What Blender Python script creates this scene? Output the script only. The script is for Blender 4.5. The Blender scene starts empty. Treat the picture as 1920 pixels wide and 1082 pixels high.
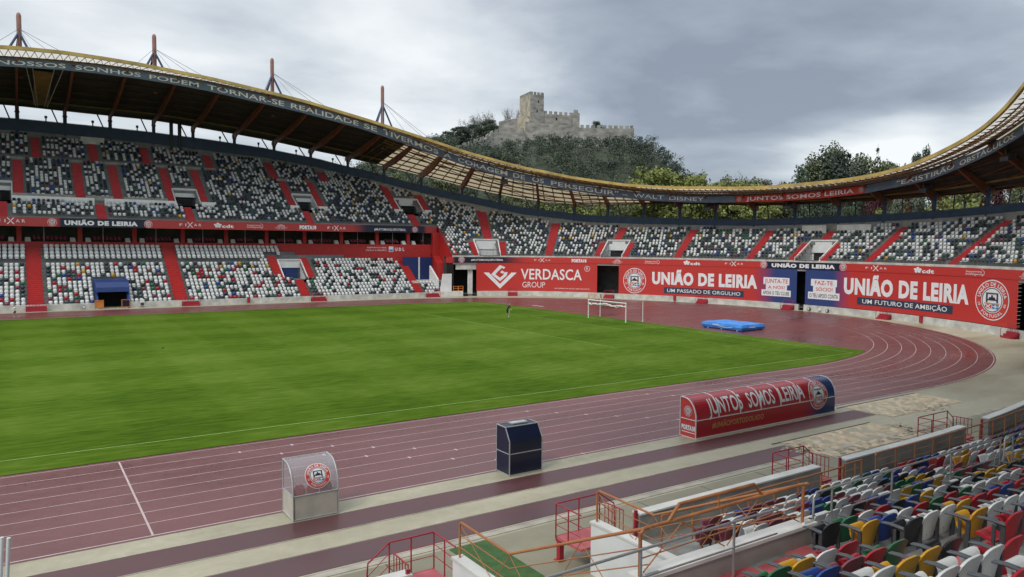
import bpy, bmesh, math, random
import numpy as np
from mathutils import Matrix, Vector
random.seed(7); RNG = np.random.default_rng(7)
C = bpy.context.scene.collection
SC = bpy.context.scene
R = math.radians

# ------------------------------------------------------------------ camera
CAM = np.array([-10.7163, -72.7216, 9.5674]); YAW, PIT, ROL, FPX = 0.588167, -0.057832, 0.007646, 1391.32
FW = np.array([math.sin(YAW)*math.cos(PIT), math.cos(YAW)*math.cos(PIT), math.sin(PIT)])
_r = np.array([math.cos(YAW), -math.sin(YAW), 0.0]); _u = np.cross(_r, FW)
CR = math.cos(ROL)*_r + math.sin(ROL)*_u; CU = -math.sin(ROL)*_r + math.cos(ROL)*_u
cd = bpy.data.cameras.new('camera'); cam = bpy.data.objects.new('camera', cd); C.objects.link(cam)
cam.matrix_world = Matrix(((CR[0], CU[0], -FW[0], CAM[0]), (CR[1], CU[1], -FW[1], CAM[1]), (CR[2], CU[2], -FW[2], CAM[2]), (0, 0, 0, 1)))
cd.sensor_width = 36; cd.lens = FPX/1920*36; cd.clip_start = 0.1; cd.clip_end = 6000
SC.camera = cam

def ray_at(px, py, depth):
    """world point seen at a photo pixel at a given depth along the view axis"""
    d = FW + CR*(px-960)/FPX - CU*(py-541)/FPX
    return CAM + d*depth
def project(P):
    P = np.asarray(P, float)-CAM; z = P@FW
    return 960+FPX*(P@CR)/z, 541-FPX*(P@CU)/z, z

# ------------------------------------------------------------------ world, sun, exposure
SUN_EL, SUN_AZ = 48, 250          # degrees; azimuth clockwise from +y
w = bpy.data.worlds.new('World'); SC.world = w; w.use_nodes = True
nt = w.node_tree; nt.nodes.clear()
def N(t, tree=None, **k):
    n = (tree or nt).nodes.new(t)
    for a, b in k.items(): setattr(n, a, b)
    return n
def L(a, b, tree=None): (tree or nt).links.new(a, b)
out = N('ShaderNodeOutputWorld'); bg = N('ShaderNodeBackground'); L(bg.outputs[0], out.inputs[0])
sky = N('ShaderNodeTexSky'); sky.sky_type = 'NISHITA'; sky.sun_disc = False
sky.sun_elevation = R(SUN_EL); sky.sun_rotation = R(SUN_AZ)
tc = N('ShaderNodeTexCoord')
def math_(op, a, b=None, clamp=False, tree=None):
    n = N('ShaderNodeMath', tree, operation=op); n.use_clamp = clamp
    for i, v in enumerate((a, b)):
        if v is None: continue
        if isinstance(v, (int, float)): n.inputs[i].default_value = v
        else: L(v, n.inputs[i], tree)
    return n.outputs[0]
sep = N('ShaderNodeSeparateXYZ'); L(tc.outputs['Generated'], sep.inputs[0])
den = math_('ADD', math_('MAXIMUM', sep.outputs[2], 0.0), 0.16)
cx = math_('DIVIDE', sep.outputs[0], den); cy = math_('DIVIDE', sep.outputs[1], den)
comb = N('ShaderNodeCombineXYZ'); L(cx, comb.inputs[0]); L(cy, comb.inputs[1])
n1 = N('ShaderNodeTexNoise'); n1.inputs['Scale'].default_value = 1.1; n1.inputs['Detail'].default_value = 7; n1.inputs['Roughness'].default_value = 0.52; n1.inputs['Distortion'].default_value = 0.35
L(comb.outputs[0], n1.inputs['Vector'])
n2 = N('ShaderNodeTexNoise'); n2.inputs['Scale'].default_value = 3.4; n2.inputs['Detail'].default_value = 6; n2.inputs['Roughness'].default_value = 0.5
L(comb.outputs[0], n2.inputs['Vector'])
def skydir(px, py):
    d = FW + CR*(px-960)/FPX - CU*(py-541)/FPX; return d/np.linalg.norm(d)
def lobe(px, py, width, amp):
    """a bright or dark cloud bank in one direction of the sky"""
    v = N('ShaderNodeVectorMath', operation='DOT_PRODUCT'); L(tc.outputs['Generated'], v.inputs[0]); v.inputs[1].default_value = tuple(skydir(px, py))
    a = math_('SUBTRACT', 1.0, v.outputs['Value']); a = math_('DIVIDE', a, (1-math.cos(R(width))))
    a = math_('MULTIPLY', a, -1.0); a = math_('EXPONENT', a)
    return math_('MULTIPLY', a, amp)
dens = math_('MULTIPLY', math_('SUBTRACT', n1.outputs['Fac'], 0.5), 1.5)
dens = math_('ADD', dens, math_('MULTIPLY', math_('SUBTRACT', n2.outputs['Fac'], 0.5), 0.5))
for a in [(1430, 110, 9, -0.62), (1750, 190, 7, -0.42), (1150, 60, 6, -0.30), (1700, 280, 3.4, 0.85), (1560, 300, 3.5, 0.50), (1890, 250, 3, 0.45), (770, 130, 6, 0.10), (500, 190, 8, 0.14), (180, 20, 8, 0.18), (700, 30, 5, 0.22), (1300, 250, 5, -0.15), (1000, 130, 4, 0.05)]:
    dens = math_('ADD', dens, lobe(*a))
t_ = math_('ADD', dens, 0.56, clamp=True)
ramp = N('ShaderNodeValToRGB'); L(t_, ramp.inputs[0]); e = ramp.color_ramp.elements
e[0].position = 0.0; e[0].color = (0.265, 0.305, 0.37, 1); e[1].position = 1.0; e[1].color = (0.90, 0.93, 0.94, 1)
q = ramp.color_ramp.elements.new(0.35); q.color = (0.41, 0.46, 0.53, 1)
q = ramp.color_ramp.elements.new(0.62); q.color = (0.64, 0.69, 0.735, 1)
zen = math_('ADD', 1.0, math_('MULTIPLY', math_('MULTIPLY', math_('SUBTRACT', sep.outputs[2], 0.33, clamp=True), 1.0), 2.6))   # an overcast sky is brightest overhead
vm = N('ShaderNodeVectorMath', operation='SCALE'); L(ramp.outputs[0], vm.inputs[0]); L(zen, vm.inputs['Scale'])
sk = N('ShaderNodeVectorMath', operation='SCALE'); L(sky.outputs[0], sk.inputs[0]); sk.inputs['Scale'].default_value = 0.9
mixw = N('ShaderNodeMixRGB'); mixw.inputs[0].default_value = 0.88
vs = N('ShaderNodeVectorMath', operation='SCALE'); L(vm.outputs[0], vs.inputs[0]); vs.inputs['Scale'].default_value = 10.0
L(sk.outputs[0], mixw.inputs[1]); L(vs.outputs[0], mixw.inputs[2]); L(mixw.outputs[0], bg.inputs[0]); bg.inputs[1].default_value = 0.1
sd = bpy.data.lights.new('sun', 'SUN'); so = bpy.data.objects.new('sun', sd); C.objects.link(so)
sd.energy = 1.3; sd.angle = R(14); sd.color = (1.0, 0.95, 0.88)
sv = Vector((math.sin(R(SUN_AZ))*math.cos(R(SUN_EL)), math.cos(R(SUN_AZ))*math.cos(R(SUN_EL)), math.sin(R(SUN_EL))))
so.rotation_euler = sv.to_track_quat('Z', 'Y').to_euler(); so.location = (0, 0, 120)
SC.view_settings.view_transform = 'Standard'; SC.view_settings.look = 'None'; SC.view_settings.gamma = 1
SC.view_settings.exposure = 0.15
SC.cycles.use_denoising = True
SC.cycles.max_bounces = 6; SC.cycles.diffuse_bounces = 3; SC.cycles.glossy_bounces = 2; SC.cycles.transparent_max_bounces = 6; SC.cycles.transmission_bounces = 3

# ------------------------------------------------------------------ materials
M = {}
def mat(name, col, rough=0.7, var=0.12, scale=3.0, metal=0.0, spec=0.5, bump=0.0, hue=None, stretch=None, detail=4):
    m = bpy.data.materials.new(name); m.use_nodes = True; t = m.node_tree
    b = t.nodes['Principled BSDF']; b.inputs['Roughness'].default_value = rough; b.inputs['Metallic'].default_value = metal
    b.inputs['Specular IOR Level'].default_value = spec
    c = N('ShaderNodeTexCoord', t); nz = N('ShaderNodeTexNoise', t); nz.inputs['Scale'].default_value = scale; nz.inputs['Detail'].default_value = detail
    src = c.outputs['Object']
    if stretch:
        mp = N('ShaderNodeMapping', t); mp.inputs['Scale'].default_value = stretch; L(src, mp.inputs[0], t); src = mp.outputs[0]
    L(src, nz.inputs['Vector'], t)
    r = N('ShaderNodeValToRGB', t); r.color_ramp.elements[0].position = 0.3; r.color_ramp.elements[1].position = 0.7
    lo = [max(0, x*(1-var)) for x in col]; hi = [min(1, x*(1+var)) for x in col]
    if hue: hi = hue
    r.color_ramp.elements[0].color = (*lo, 1); r.color_ramp.elements[1].color = (*hi, 1)
    L(nz.outputs['Fac'], r.inputs[0], t); L(r.outputs[0], b.inputs['Base Color'], t)
    if bump:
        bp = N('ShaderNodeBump', t); bp.inputs['Strength'].default_value = bump; bp.inputs['Distance'].default_value = 0.05
        L(nz.outputs['Fac'], bp.inputs['Height'], t); L(bp.outputs[0], b.inputs['Normal'], t)
    M[name] = m; return m
def nodes(name): m = M[name]; return m.node_tree, m.node_tree.nodes['Principled BSDF']

mat('concrete', (0.30, 0.29, 0.26), 0.85, 0.22, 1.2, bump=0.15)
mat('pale_concrete', (0.52, 0.51, 0.46), 0.8, 0.25, 0.9, bump=0.1)
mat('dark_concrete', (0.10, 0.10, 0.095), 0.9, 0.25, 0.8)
mat('terrace', (0.17, 0.175, 0.17), 0.85, 0.2, 0.8)
mat('near_terrace', (0.22, 0.22, 0.21), 0.8, 0.25, 1.5, bump=0.1)
mat('white_paint', (0.74, 0.74, 0.72), 0.55, 0.06, 1.5)
mat('weathered_white', (0.66, 0.65, 0.61), 0.7, 0.14, 1.1)
mat('red_paint', (0.47, 0.026, 0.024), 0.5, 0.12, 2.0)
mat('red_stair', (0.42, 0.022, 0.026), 0.6, 0.15, 1.5)
mat('red_floor', (0.50, 0.10, 0.11), 0.55, 0.2, 2.0, hue=(0.55, 0.13, 0.14))
mat('red_steel', (0.36, 0.022, 0.035), 0.45, 0.2, 4.0)
mat('orange_steel', (0.58, 0.27, 0.085), 0.45, 0.3, 2.0, hue=(0.42, 0.13, 0.05))
mat('rust_steel', (0.34, 0.115, 0.05), 0.5, 0.3, 2.0, hue=(0.50, 0.20, 0.06))
mat('silver_steel', (0.42, 0.42, 0.42), 0.35, 0.12, 3.0, metal=0.7)
mat('dark_steel', (0.05, 0.052, 0.056), 0.5, 0.2, 4.0)
mat('blue_steel', (0.022, 0.052, 0.105), 0.5, 0.25, 0.9)
mat('roof_yellow', (0.50, 0.36, 0.115), 0.6, 0.35, 0.6, hue=(0.62, 0.44, 0.13), detail=8)
mat('roof_brown', (0.20, 0.065, 0.028), 0.6, 0.3, 0.8)
mat('roof_purlin', (0.085, 0.050, 0.030), 0.7, 0.25, 0.8)
mat('roof_gold', (0.30, 0.17, 0.05), 0.6, 0.3, 0.8)
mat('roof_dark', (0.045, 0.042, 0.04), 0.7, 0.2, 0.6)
mat('mast_red', (0.27, 0.125, 0.095), 0.55, 0.15, 1.0)
mat('cable', (0.14, 0.15, 0.17), 0.5, 0.1, 1.0)
mat('navy_vinyl', (0.028, 0.045, 0.085), 0.5, 0.12, 1.2)
mat('frieze_navy', (0.13, 0.185, 0.27), 0.6, 0.15, 1.0)
mat('red_vinyl', (0.58, 0.052, 0.042), 0.5, 0.10, 0.8)
mat('white_vinyl', (0.80, 0.80, 0.80), 0.5, 0.04, 1.0)
mat('frieze_white', (0.90, 0.93, 0.97), 0.6, 0.10, 1.0)
mat('black_vinyl', (0.02, 0.02, 0.025), 0.5, 0.1, 1.0)
mat('tan_vinyl', (0.52, 0.30, 0.10), 0.5, 0.05, 1.0)
mat('sky_vinyl', (0.05, 0.22, 0.55), 0.5, 0.05, 1.0)
mat('blue_paint', (0.014, 0.040, 0.165), 0.5, 0.12, 1.5)
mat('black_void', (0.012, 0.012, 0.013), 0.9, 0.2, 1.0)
mat('navy_panel', (0.010, 0.016, 0.040), 0.25, 0.15, 1.0)
mat('grey_frame', (0.46, 0.47, 0.47), 0.4, 0.08, 3.0, metal=0.3)
mat('pale_panel', (0.50, 0.47, 0.40), 0.5, 0.15, 1.5)
mat('bench_red', (0.50, 0.022, 0.04), 0.45, 0.1, 2.0)
mat('mat_blue', (0.030, 0.20, 0.62), 0.5, 0.15, 1.2, hue=(0.06, 0.27, 0.70))
mat('mat_navy', (0.012, 0.035, 0.14), 0.6, 0.1, 1.0)
mat('net_white', (0.70, 0.70, 0.66), 0.8, 0.1, 3.0)
mat('kerb_stone', (0.40, 0.365, 0.30), 0.75, 0.25, 1.2)
mat('kerb', (0.55, 0.52, 0.45), 0.7, 0.12, 2.0)
mat('line_white', (0.50, 0.38, 0.37), 0.6, 0.12, 1.5)
mat('pitch_line', (0.20, 0.30, 0.075), 0.8, 0.25, 2.5)
mat('turf_carpet', (0.05, 0.115, 0.03), 0.9, 0.2, 4.0, bump=0.2)
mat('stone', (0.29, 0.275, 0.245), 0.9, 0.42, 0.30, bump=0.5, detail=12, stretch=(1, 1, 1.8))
mat('stone_sunlit', (0.40, 0.355, 0.27), 0.9, 0.38, 0.35, bump=0.5, detail=12)  # lighter, yellower copy of stone: sunlight from the left painted into the colour
mat('bark', (0.09, 0.075, 0.06), 0.9, 0.25, 3.0)
mat('bark_grey', (0.16, 0.145, 0.13), 0.9, 0.25, 3.0)
mat('soil', (0.040, 0.048, 0.028), 0.95, 0.3, 0.08, detail=8)
mat('skin', (0.45, 0.27, 0.19), 0.6, 0.05, 5.0)
mat('cloth_black', (0.015, 0.017, 0.02), 0.8, 0.15, 6.0)
mat('cloth_white', (0.72, 0.72, 0.72), 0.8, 0.05, 6.0)
mat('hair', (0.03, 0.022, 0.016), 0.7, 0.2, 9.0)
mat('feather', (0.03, 0.03, 0.035), 0.6, 0.2, 9.0)
mat('orange_gate', (0.55, 0.19, 0.04), 0.6, 0.15, 2.0)
mat('lamp_grey', (0.55, 0.56, 0.57), 0.4, 0.1, 2.0)
SEATC = dict(white=(0.66, 0.67, 0.65), red=(0.38, 0.012, 0.022), green=(0.014, 0.125, 0.045), yellow=(0.58, 0.30, 0.018), black=(0.012, 0.013, 0.015), blue=(0.018, 0.055, 0.25), maroon=(0.19, 0.05, 0.065), teal=(0.040, 0.075, 0.072), navy=(0.018, 0.024, 0.048), grey=(0.30, 0.32, 0.32), burgundy=(0.30, 0.06, 0.085))
for k, v in SEATC.items(): mat('seat_'+k, v, 0.42, 0.10, 1.7)
LEAF = dict(dark=[(0.062, 0.084, 0.056), (0.082, 0.108, 0.068), (0.104, 0.132, 0.084)],
            deep=[(0.046, 0.062, 0.048), (0.062, 0.082, 0.060), (0.082, 0.104, 0.074)],
            spring=[(0.135, 0.155, 0.045), (0.19, 0.215, 0.062), (0.24, 0.265, 0.09)],
            olive=[(0.080, 0.098, 0.048), (0.115, 0.135, 0.066), (0.150, 0.168, 0.090)],
            silver=[(0.085, 0.105, 0.072), (0.125, 0.148, 0.105), (0.165, 0.185, 0.14)],
            maroon=[(0.045, 0.013, 0.018), (0.070, 0.022, 0.030), (0.095, 0.035, 0.040)],
            rust=[(0.085, 0.042, 0.018), (0.125, 0.065, 0.028), (0.15, 0.09, 0.04)],
            twig=[(0.125, 0.122, 0.096), (0.160, 0.154, 0.120), (0.185, 0.185, 0.140)])
for k, v in LEAF.items():
    for i, c in enumerate(v): mat('leaf_%s_%d' % (k, i), c, 0.75, 0.25, 0.5, spec=0.2)
# grass with mown bands
m = mat('pitch_grass', (0.10, 0.19, 0.024), 0.9, 0.12, 0.22, spec=0.04); t, b = nodes('pitch_grass')
c = N('ShaderNodeTexCoord', t); sp = N('ShaderNodeSeparateXYZ', t); L(c.outputs['Object'], sp.inputs[0], t)
wob = N('ShaderNodeTexNoise', t); wob.inputs['Scale'].default_value = 0.35; L(c.outputs['Object'], wob.inputs['Vector'], t)
def band(axis, period, amp):
    v = math_('ADD', sp.outputs[axis], math_('MULTIPLY', wob.outputs['Fac'], amp, tree=t), tree=t)
    s = math_('SINE', math_('MULTIPLY', v, 2*math.pi/period, tree=t), tree=t)
    return math_('MULTIPLY', s, 4.0, tree=t)
def clampn(v): return math_('MINIMUM', math_('MAXIMUM', v, -1.0, tree=t), 1.0, tree=t)
bx_, by_ = clampn(band(0, 10.6, 1.6)), clampn(band(1, 9.6, 1.2))
fine = N('ShaderNodeTexNoise', t); fine.inputs['Scale'].default_value = 1.9; fine.inputs['Detail'].default_value = 8; fine.inputs['Roughness'].default_value = 0.65
mpf = N('ShaderNodeMapping', t); mpf.inputs['Scale'].default_value = (0.30, 1.3, 1); L(c.outputs['Object'], mpf.inputs[0], t); L(mpf.outputs[0], fine.inputs['Vector'], t)
big = N('ShaderNodeTexNoise', t); big.inputs['Scale'].default_value = 0.045; big.inputs['Detail'].default_value = 3; L(c.outputs['Object'], big.inputs['Vector'], t)
v = math_('ADD', math_('MULTIPLY', bx_, 0.065, tree=t), math_('MULTIPLY', by_, 0.085, tree=t), tree=t)
v = math_('ADD', v, math_('MULTIPLY', math_('SUBTRACT', fine.outputs['Fac'], 0.5, tree=t), 1.7, tree=t), tree=t)
v = math_('ADD', v, math_('MULTIPLY', math_('SUBTRACT', big.outputs['Fac'], 0.5, tree=t), 0.9, tree=t), tree=t)
v = math_('ADD', v, 0.5, clamp=True, tree=t)
r = N('ShaderNodeValToRGB', t); e = r.color_ramp.elements
e[0].position = 0.05; e[0].color = (0.036, 0.076, 0.004, 1); e[1].position = 0.95; e[1].color = (0.112, 0.166, 0.024, 1)
q = r.color_ramp.elements.new(0.5); q.color = (0.068, 0.122, 0.008, 1)
L(v, r.inputs[0], t); L(r.outputs[0], b.inputs['Base Color'], t)
bp = N('ShaderNodeBump', t); bp.inputs['Strength'].default_value = 0.35; bp.inputs['Distance'].default_value = 0.05; L(fine.outputs['Fac'], bp.inputs['Height'], t); L(bp.outputs[0], b.inputs['Normal'], t)
# wet running track: red rubber with damp patches of lower roughness
def wet(name, c0, c1, r0, r1, scale, st):
    mat(name, c0, 0.5, 0.1, 1.0, spec=0.5); t, b = nodes(name)
    c = N('ShaderNodeTexCoord', t); mp = N('ShaderNodeMapping', t); mp.inputs['Scale'].default_value = st; L(c.outputs['Object'], mp.inputs[0], t)
    a = N('ShaderNodeTexNoise', t); a.inputs['Scale'].default_value = scale; a.inputs['Detail'].default_value = 7; a.inputs['Roughness'].default_value = 0.6; L(mp.outputs[0], a.inputs['Vector'], t)
    g = N('ShaderNodeTexNoise', t); g.inputs['Scale'].default_value = 2.2; g.inputs['Detail'].default_value = 9; g.inputs['Roughness'].default_value = 0.7; L(c.outputs['Object'], g.inputs['Vector'], t)
    s = math_('ADD', math_('MULTIPLY', a.outputs['Fac'], 0.7, tree=t), math_('MULTIPLY', g.outputs['Fac'], 0.3, tree=t), tree=t)
    r = N('ShaderNodeValToRGB', t); r.color_ramp.elements[0].position = 0.34; r.color_ramp.elements[1].position = 0.66
    r.color_ramp.elements[0].color = (*c0, 1); r.color_ramp.elements[1].color = (*c1, 1); L(s, r.inputs[0], t); L(r.outputs[0], b.inputs['Base Color'], t)
    if 'track' in name:      # damp near straight, drier far side and bend
        sx = N('ShaderNodeSeparateXYZ', t); L(c.outputs['Object'], sx.inputs[0], t)
        def ramp01(o, a0, a1): n = N('ShaderNodeMapRange', t); n.inputs['From Min'].default_value = a0; n.inputs['From Max'].default_value = a1; L(o, n.inputs['Value'], t); return n.outputs[0]
        dry = math_('MAXIMUM', ramp01(sx.outputs[0], 30, 62), ramp01(sx.outputs[1], -34, 10), tree=t); dry = math_('ADD', dry, math_('MULTIPLY', math_('SUBTRACT', a.outputs['Fac'], .5, tree=t), .5, tree=t), clamp=True, tree=t)
        sm = N('ShaderNodeMapRange', t); sm.inputs['To Min'].default_value = 0.72; sm.inputs['To Max'].default_value = 0.10; L(dry, sm.inputs['Value'], t); L(sm.outputs[0], b.inputs['Specular IOR Level'], t)
    mr = N('ShaderNodeMapRange', t); mr.inputs['From Min'].default_value = 0.35; mr.inputs['From Max'].default_value = 0.65
    mr.inputs['To Min'].default_value = r0; mr.inputs['To Max'].default_value = r1; L(s, mr.inputs['Value'], t); L(mr.outputs[0], b.inputs['Roughness'], t)
wet('track_red', (0.118, 0.034, 0.032), (0.180, 0.058, 0.054), 0.20, 0.50, 0.16, (0.5, 1.5, 1))
wet('runway_red', (0.080, 0.032, 0.034), (0.125, 0.048, 0.048), 0.30, 0.5, 0.3, (0.4, 1.5, 1))
wet('apron', (0.26, 0.232, 0.145), (0.50, 0.455, 0.335), 0.35, 0.8, 0.16, (0.5, 1.3, 1))
mat('sand', (0.60, 0.475, 0.325), 0.95, 0.16, 2.5, bump=0.3)
wet('slab', (0.185, 0.165, 0.105), (0.31, 0.285, 0.20), 0.4, 0.8, 0.30, (0.6, 1.2, 1))
# vinyl whose print colour is stored per corner
m = bpy.data.materials.new('printed_vinyl'); m.use_nodes = True; t = m.node_tree; a = N('ShaderNodeAttribute', t); a.attribute_name = 'print'
nz = N('ShaderNodeTexNoise', t); nz.inputs['Scale'].default_value = 0.5; mx = N('ShaderNodeMixRGB', t, blend_type='MULTIPLY'); mx.inputs[0].default_value = 0.35
rr = N('ShaderNodeValToRGB', t); rr.color_ramp.elements[0].color = (0.75, 0.75, 0.75, 1); rr.color_ramp.elements[0].position = .3; rr.color_ramp.elements[1].position = .65
L(nz.outputs['Fac'], rr.inputs[0], t); L(a.outputs['Color'], mx.inputs[1], t); L(rr.outputs[0], mx.inputs[2], t)
L(mx.outputs[0], t.nodes['Principled BSDF'].inputs['Base Color'], t); t.nodes['Principled BSDF'].inputs['Roughness'].default_value = 0.33; wv = N('ShaderNodeTexNoise', t); wv.inputs['Scale'].default_value = 1.6; wv.inputs['Detail'].default_value = 4; bpv = N('ShaderNodeBump', t); bpv.inputs['Strength'].default_value = 0.22; bpv.inputs['Distance'].default_value = 0.12; L(wv.outputs['Fac'], bpv.inputs['Height'], t); L(bpv.outputs[0], t.nodes['Principled BSDF'].inputs['Normal'], t); M['printed_vinyl'] = m
# translucent roof sheet and clear plastic
m = bpy.data.materials.new('roof_translucent'); m.use_nodes = True; t = m.node_tree
tr = N('ShaderNodeBsdfTranslucent', t); tr.inputs[0].default_value = (0.50, 0.41, 0.27, 1); df = N('ShaderNodeBsdfDiffuse', t); df.inputs[0].default_value = (0.34, 0.28, 0.19, 1)
mx = N('ShaderNodeMixShader', t); mx.inputs[0].default_value = 0.35; L(tr.outputs[0], mx.inputs[1], t); L(df.outputs[0], mx.inputs[2], t); L(mx.outputs[0], t.nodes['Material Output'].inputs[0], t); M['roof_translucent'] = m
m = M['roof_translucent'].copy(); m.name = 'roof_front'; M['roof_front'] = m
for n_ in m.node_tree.nodes:
    if n_.type in ('BSDF_TRANSLUCENT', 'BSDF_DIFFUSE'): n_.inputs[0].default_value = (0.72, 0.68, 0.60, 1) if n_.type == 'BSDF_TRANSLUCENT' else (0.50, 0.46, 0.38, 1)
m = bpy.data.materials.new('clear_plastic'); m.use_nodes = True; t = m.node_tree
tr = N('ShaderNodeBsdfTransparent', t); tr.inputs[0].default_value = (0.86, 0.88, 0.90, 1); g = N('ShaderNodeBsdfPrincipled', t); g.inputs['Base Color'].default_value = (0.62, 0.64, 0.66, 1); g.inputs['Roughness'].default_value = 0.25
mx = N('ShaderNodeMixShader', t); mx.inputs[0].default_value = 0.30; L(tr.outputs[0], mx.inputs[1], t); L(g.outputs[0], mx.inputs[2], t); L(mx.outputs[0], t.nodes['Material Output'].inputs[0], t); M['clear_plastic'] = m

# ------------------------------------------------------------------ mesh helpers
class MB:
    def __init__(s): s.v = []; s.f = []; s.m = []; s.mats = []; s.cols = None; s.smooth = []
    def mi(s, name):
        if name not in s.mats: s.mats.append(name)
        return s.mats.index(name)
    def poly(s, pts, m, smooth=False):
        i = len(s.v); s.v += [tuple(map(float, p)) for p in pts]; s.f.append(list(range(i, i+len(pts)))); s.m.append(s.mi(m)); s.smooth.append(smooth)
    def raw(s, verts, faces, m, smooth=False):
        i = len(s.v); k = s.mi(m); s.v += [tuple(map(float, p)) for p in verts]
        for f in faces: s.f.append([a+i for a in f]); s.m.append(k); s.smooth.append(smooth)
    def hexa(s, b, t, m):
        """box from four bottom and four top corners"""
        s.raw(list(b)+list(t), [(3, 2, 1, 0), (4, 5, 6, 7), (0, 1, 5, 4), (1, 2, 6, 5), (2, 3, 7, 6), (3, 0, 4, 7)], m)
    def box(s, x0, x1, y0, y1, z0, z1, m):
        s.hexa([(x0, y0, z0), (x1, y0, z0), (x1, y1, z0), (x0, y1, z0)], [(x0, y0, z1), (x1, y0, z1), (x1, y1, z1), (x0, y1, z1)], m)
    def bar(s, p, q, wd, ht, m, up=(0, 0, 1)):
        """rectangular beam between two points"""
        p, q = np.array(p, float), np.array(q, float); d = q-p; d /= np.linalg.norm(d)
        a = np.cross(d, up); n = np.linalg.norm(a); a = np.array((1, 0, 0)) if n < 1e-6 else a/n; b = np.cross(a, d)
        o = [(-1, -1), (1, -1), (1, 1), (-1, 1)]
        s.hexa([p+a*wd/2*i+b*ht/2*j for i, j in o], [q+a*wd/2*i+b*ht/2*j for i, j in o], m)
    def tube(s, pts, r, m, n=8, caps=True):
        pts = [np.array(p, float) for p in pts]; rs = r if isinstance(r, (list, tuple)) else [r]*len(pts)
        rings = []; prev = None
        for i, p in enumerate(pts):
            d = pts[min(i+1, len(pts)-1)]-pts[max(i-1, 0)]; d = d/(np.linalg.norm(d)+1e-9)
            if prev is None:
                a = np.cross(d, (0, 0, 1)); a = np.array((1.0, 0, 0)) if np.linalg.norm(a) < 1e-3 else a
            else: a = prev-d*np.dot(prev, d)
            a = a/np.linalg.norm(a); prev = a; b = np.cross(d, a)
            rings.append([p+rs[i]*(a*math.cos(2*math.pi*k/n)+b*math.sin(2*math.pi*k/n)) for k in range(n)])
        vs = [x for g in rings for x in g]; fs = []
        for i in range(len(rings)-1):
            for k in range(n): fs.append((i*n+k, i*n+(k+1) % n, (i+1)*n+(k+1) % n, (i+1)*n+k))
        s.raw(vs, fs, m, True)
        if caps: s.poly(rings[0][::-1], m); s.poly(rings[-1], m)
    def disc(s, fn, u, v, ru, rv, m, n=36, r_in=0.0):
        rings = [r_in, 1.0] if r_in else [0.0, .35, .7, 1.0]
        for f0, f1_ in zip(rings[:-1], rings[1:]):
            for k in range(n):
                a, b = 2*math.pi*k/n, 2*math.pi*(k+1)/n
                P = lambda t, f: fn(u+ru*f*math.cos(t), v+rv*f*math.sin(t))
                if f0 == 0: s.poly([fn(u, v), P(a, f1_), P(b, f1_)], m)
                else: s.poly([P(a, f0), P(a, f1_), P(b, f1_), P(b, f0)], m)
    def build(s, name, parent=None, loc=None):
        me = bpy.data.meshes.new(name); off = np.array(parent['_loc'] if parent is not None and '_loc' in parent.keys() else (0, 0, 0), float)
        base = np.array(loc if loc is not None else (0, 0, 0), float)
        V = np.array(s.v, float).reshape(-1, 3)-(base if parent is None else off)
        me.from_pydata(V.tolist(), [], s.f)
        for n in s.mats: me.materials.append(M[n])
        me.polygons.foreach_set('material_index', s.m)
        me.polygons.foreach_set('use_smooth', s.smooth)
        if s.cols is not None:
            ca = me.color_attributes.new('print', 'FLOAT_COLOR', 'POINT'); ca.data.foreach_set('color', np.array(s.cols, 'f').ravel())
        me.update(); o = bpy.data.objects.new(name, me); C.objects.link(o)
        if parent is None: o.location = base; o['_loc'] = [float(x) for x in base]
        else: o.parent = parent; o['_loc'] = [float(x) for x in off]
        return o
def tag(o, label, cat, group=None, kind=None):
    o['label'] = label; o['category'] = cat
    if group: o['group'] = group
    if kind: o['kind'] = kind
    return o
def thing(name, label, cat, loc=(0, 0, 0), group=None):
    o = bpy.data.objects.new(name, None); C.objects.link(o); o.location = loc; o.empty_display_size = 0.3; o['_loc'] = [float(x) for x in loc]
    return tag(o, label, cat, group)
def structure(mb, name, label=None, kind='structure'):
    o = mb.build(name); o['kind'] = kind
    if label: o['label'] = label
    return o
def copy_tree(o, parent=None):
    c = o.copy(); C.objects.link(c); c.parent = parent
    for ch in list(o.children): copy_tree(ch, c)
    return c

# ------------------------------------------------------------------ lettering
_gl = {}
def glyphs(txt, bold=0.0, cuts=0):
    key = (txt, bold, cuts)
    if key not in _gl:
        cu = bpy.data.curves.new('t', 'FONT'); cu.body = txt; cu.size = 1; cu.resolution_u = 3; cu.fill_mode = 'FRONT'; cu.offset = bold; cu.space_character = 1+bold*2.2
        o = bpy.data.objects.new('t', cu); C.objects.link(o); bpy.context.view_layer.update()
        me = bpy.data.meshes.new_from_object(o.evaluated_get(bpy.context.evaluated_depsgraph_get()))
        if cuts:
            bm = bmesh.new(); bm.from_mesh(me)
            for i in range(1, cuts): bmesh.ops.bisect_plane(bm, geom=bm.verts[:]+bm.edges[:]+bm.faces[:], plane_co=(0, -.02+.76*i/cuts, 0), plane_no=(0, 1, 0))
            bm.to_mesh(me); bm.free()
        V = np.array([v.co[:2] for v in me.vertices]).reshape(-1, 2); F = [list(p.vertices) for p in me.polygons]
        bpy.data.objects.remove(o); bpy.data.curves.remove(cu); bpy.data.meshes.remove(me)
        _gl[key] = (V, F)
    return _gl[key]
def cap_height(bold): V, F = glyphs('H', bold); return V[:, 1].min(), V[:, 1].max()
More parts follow.
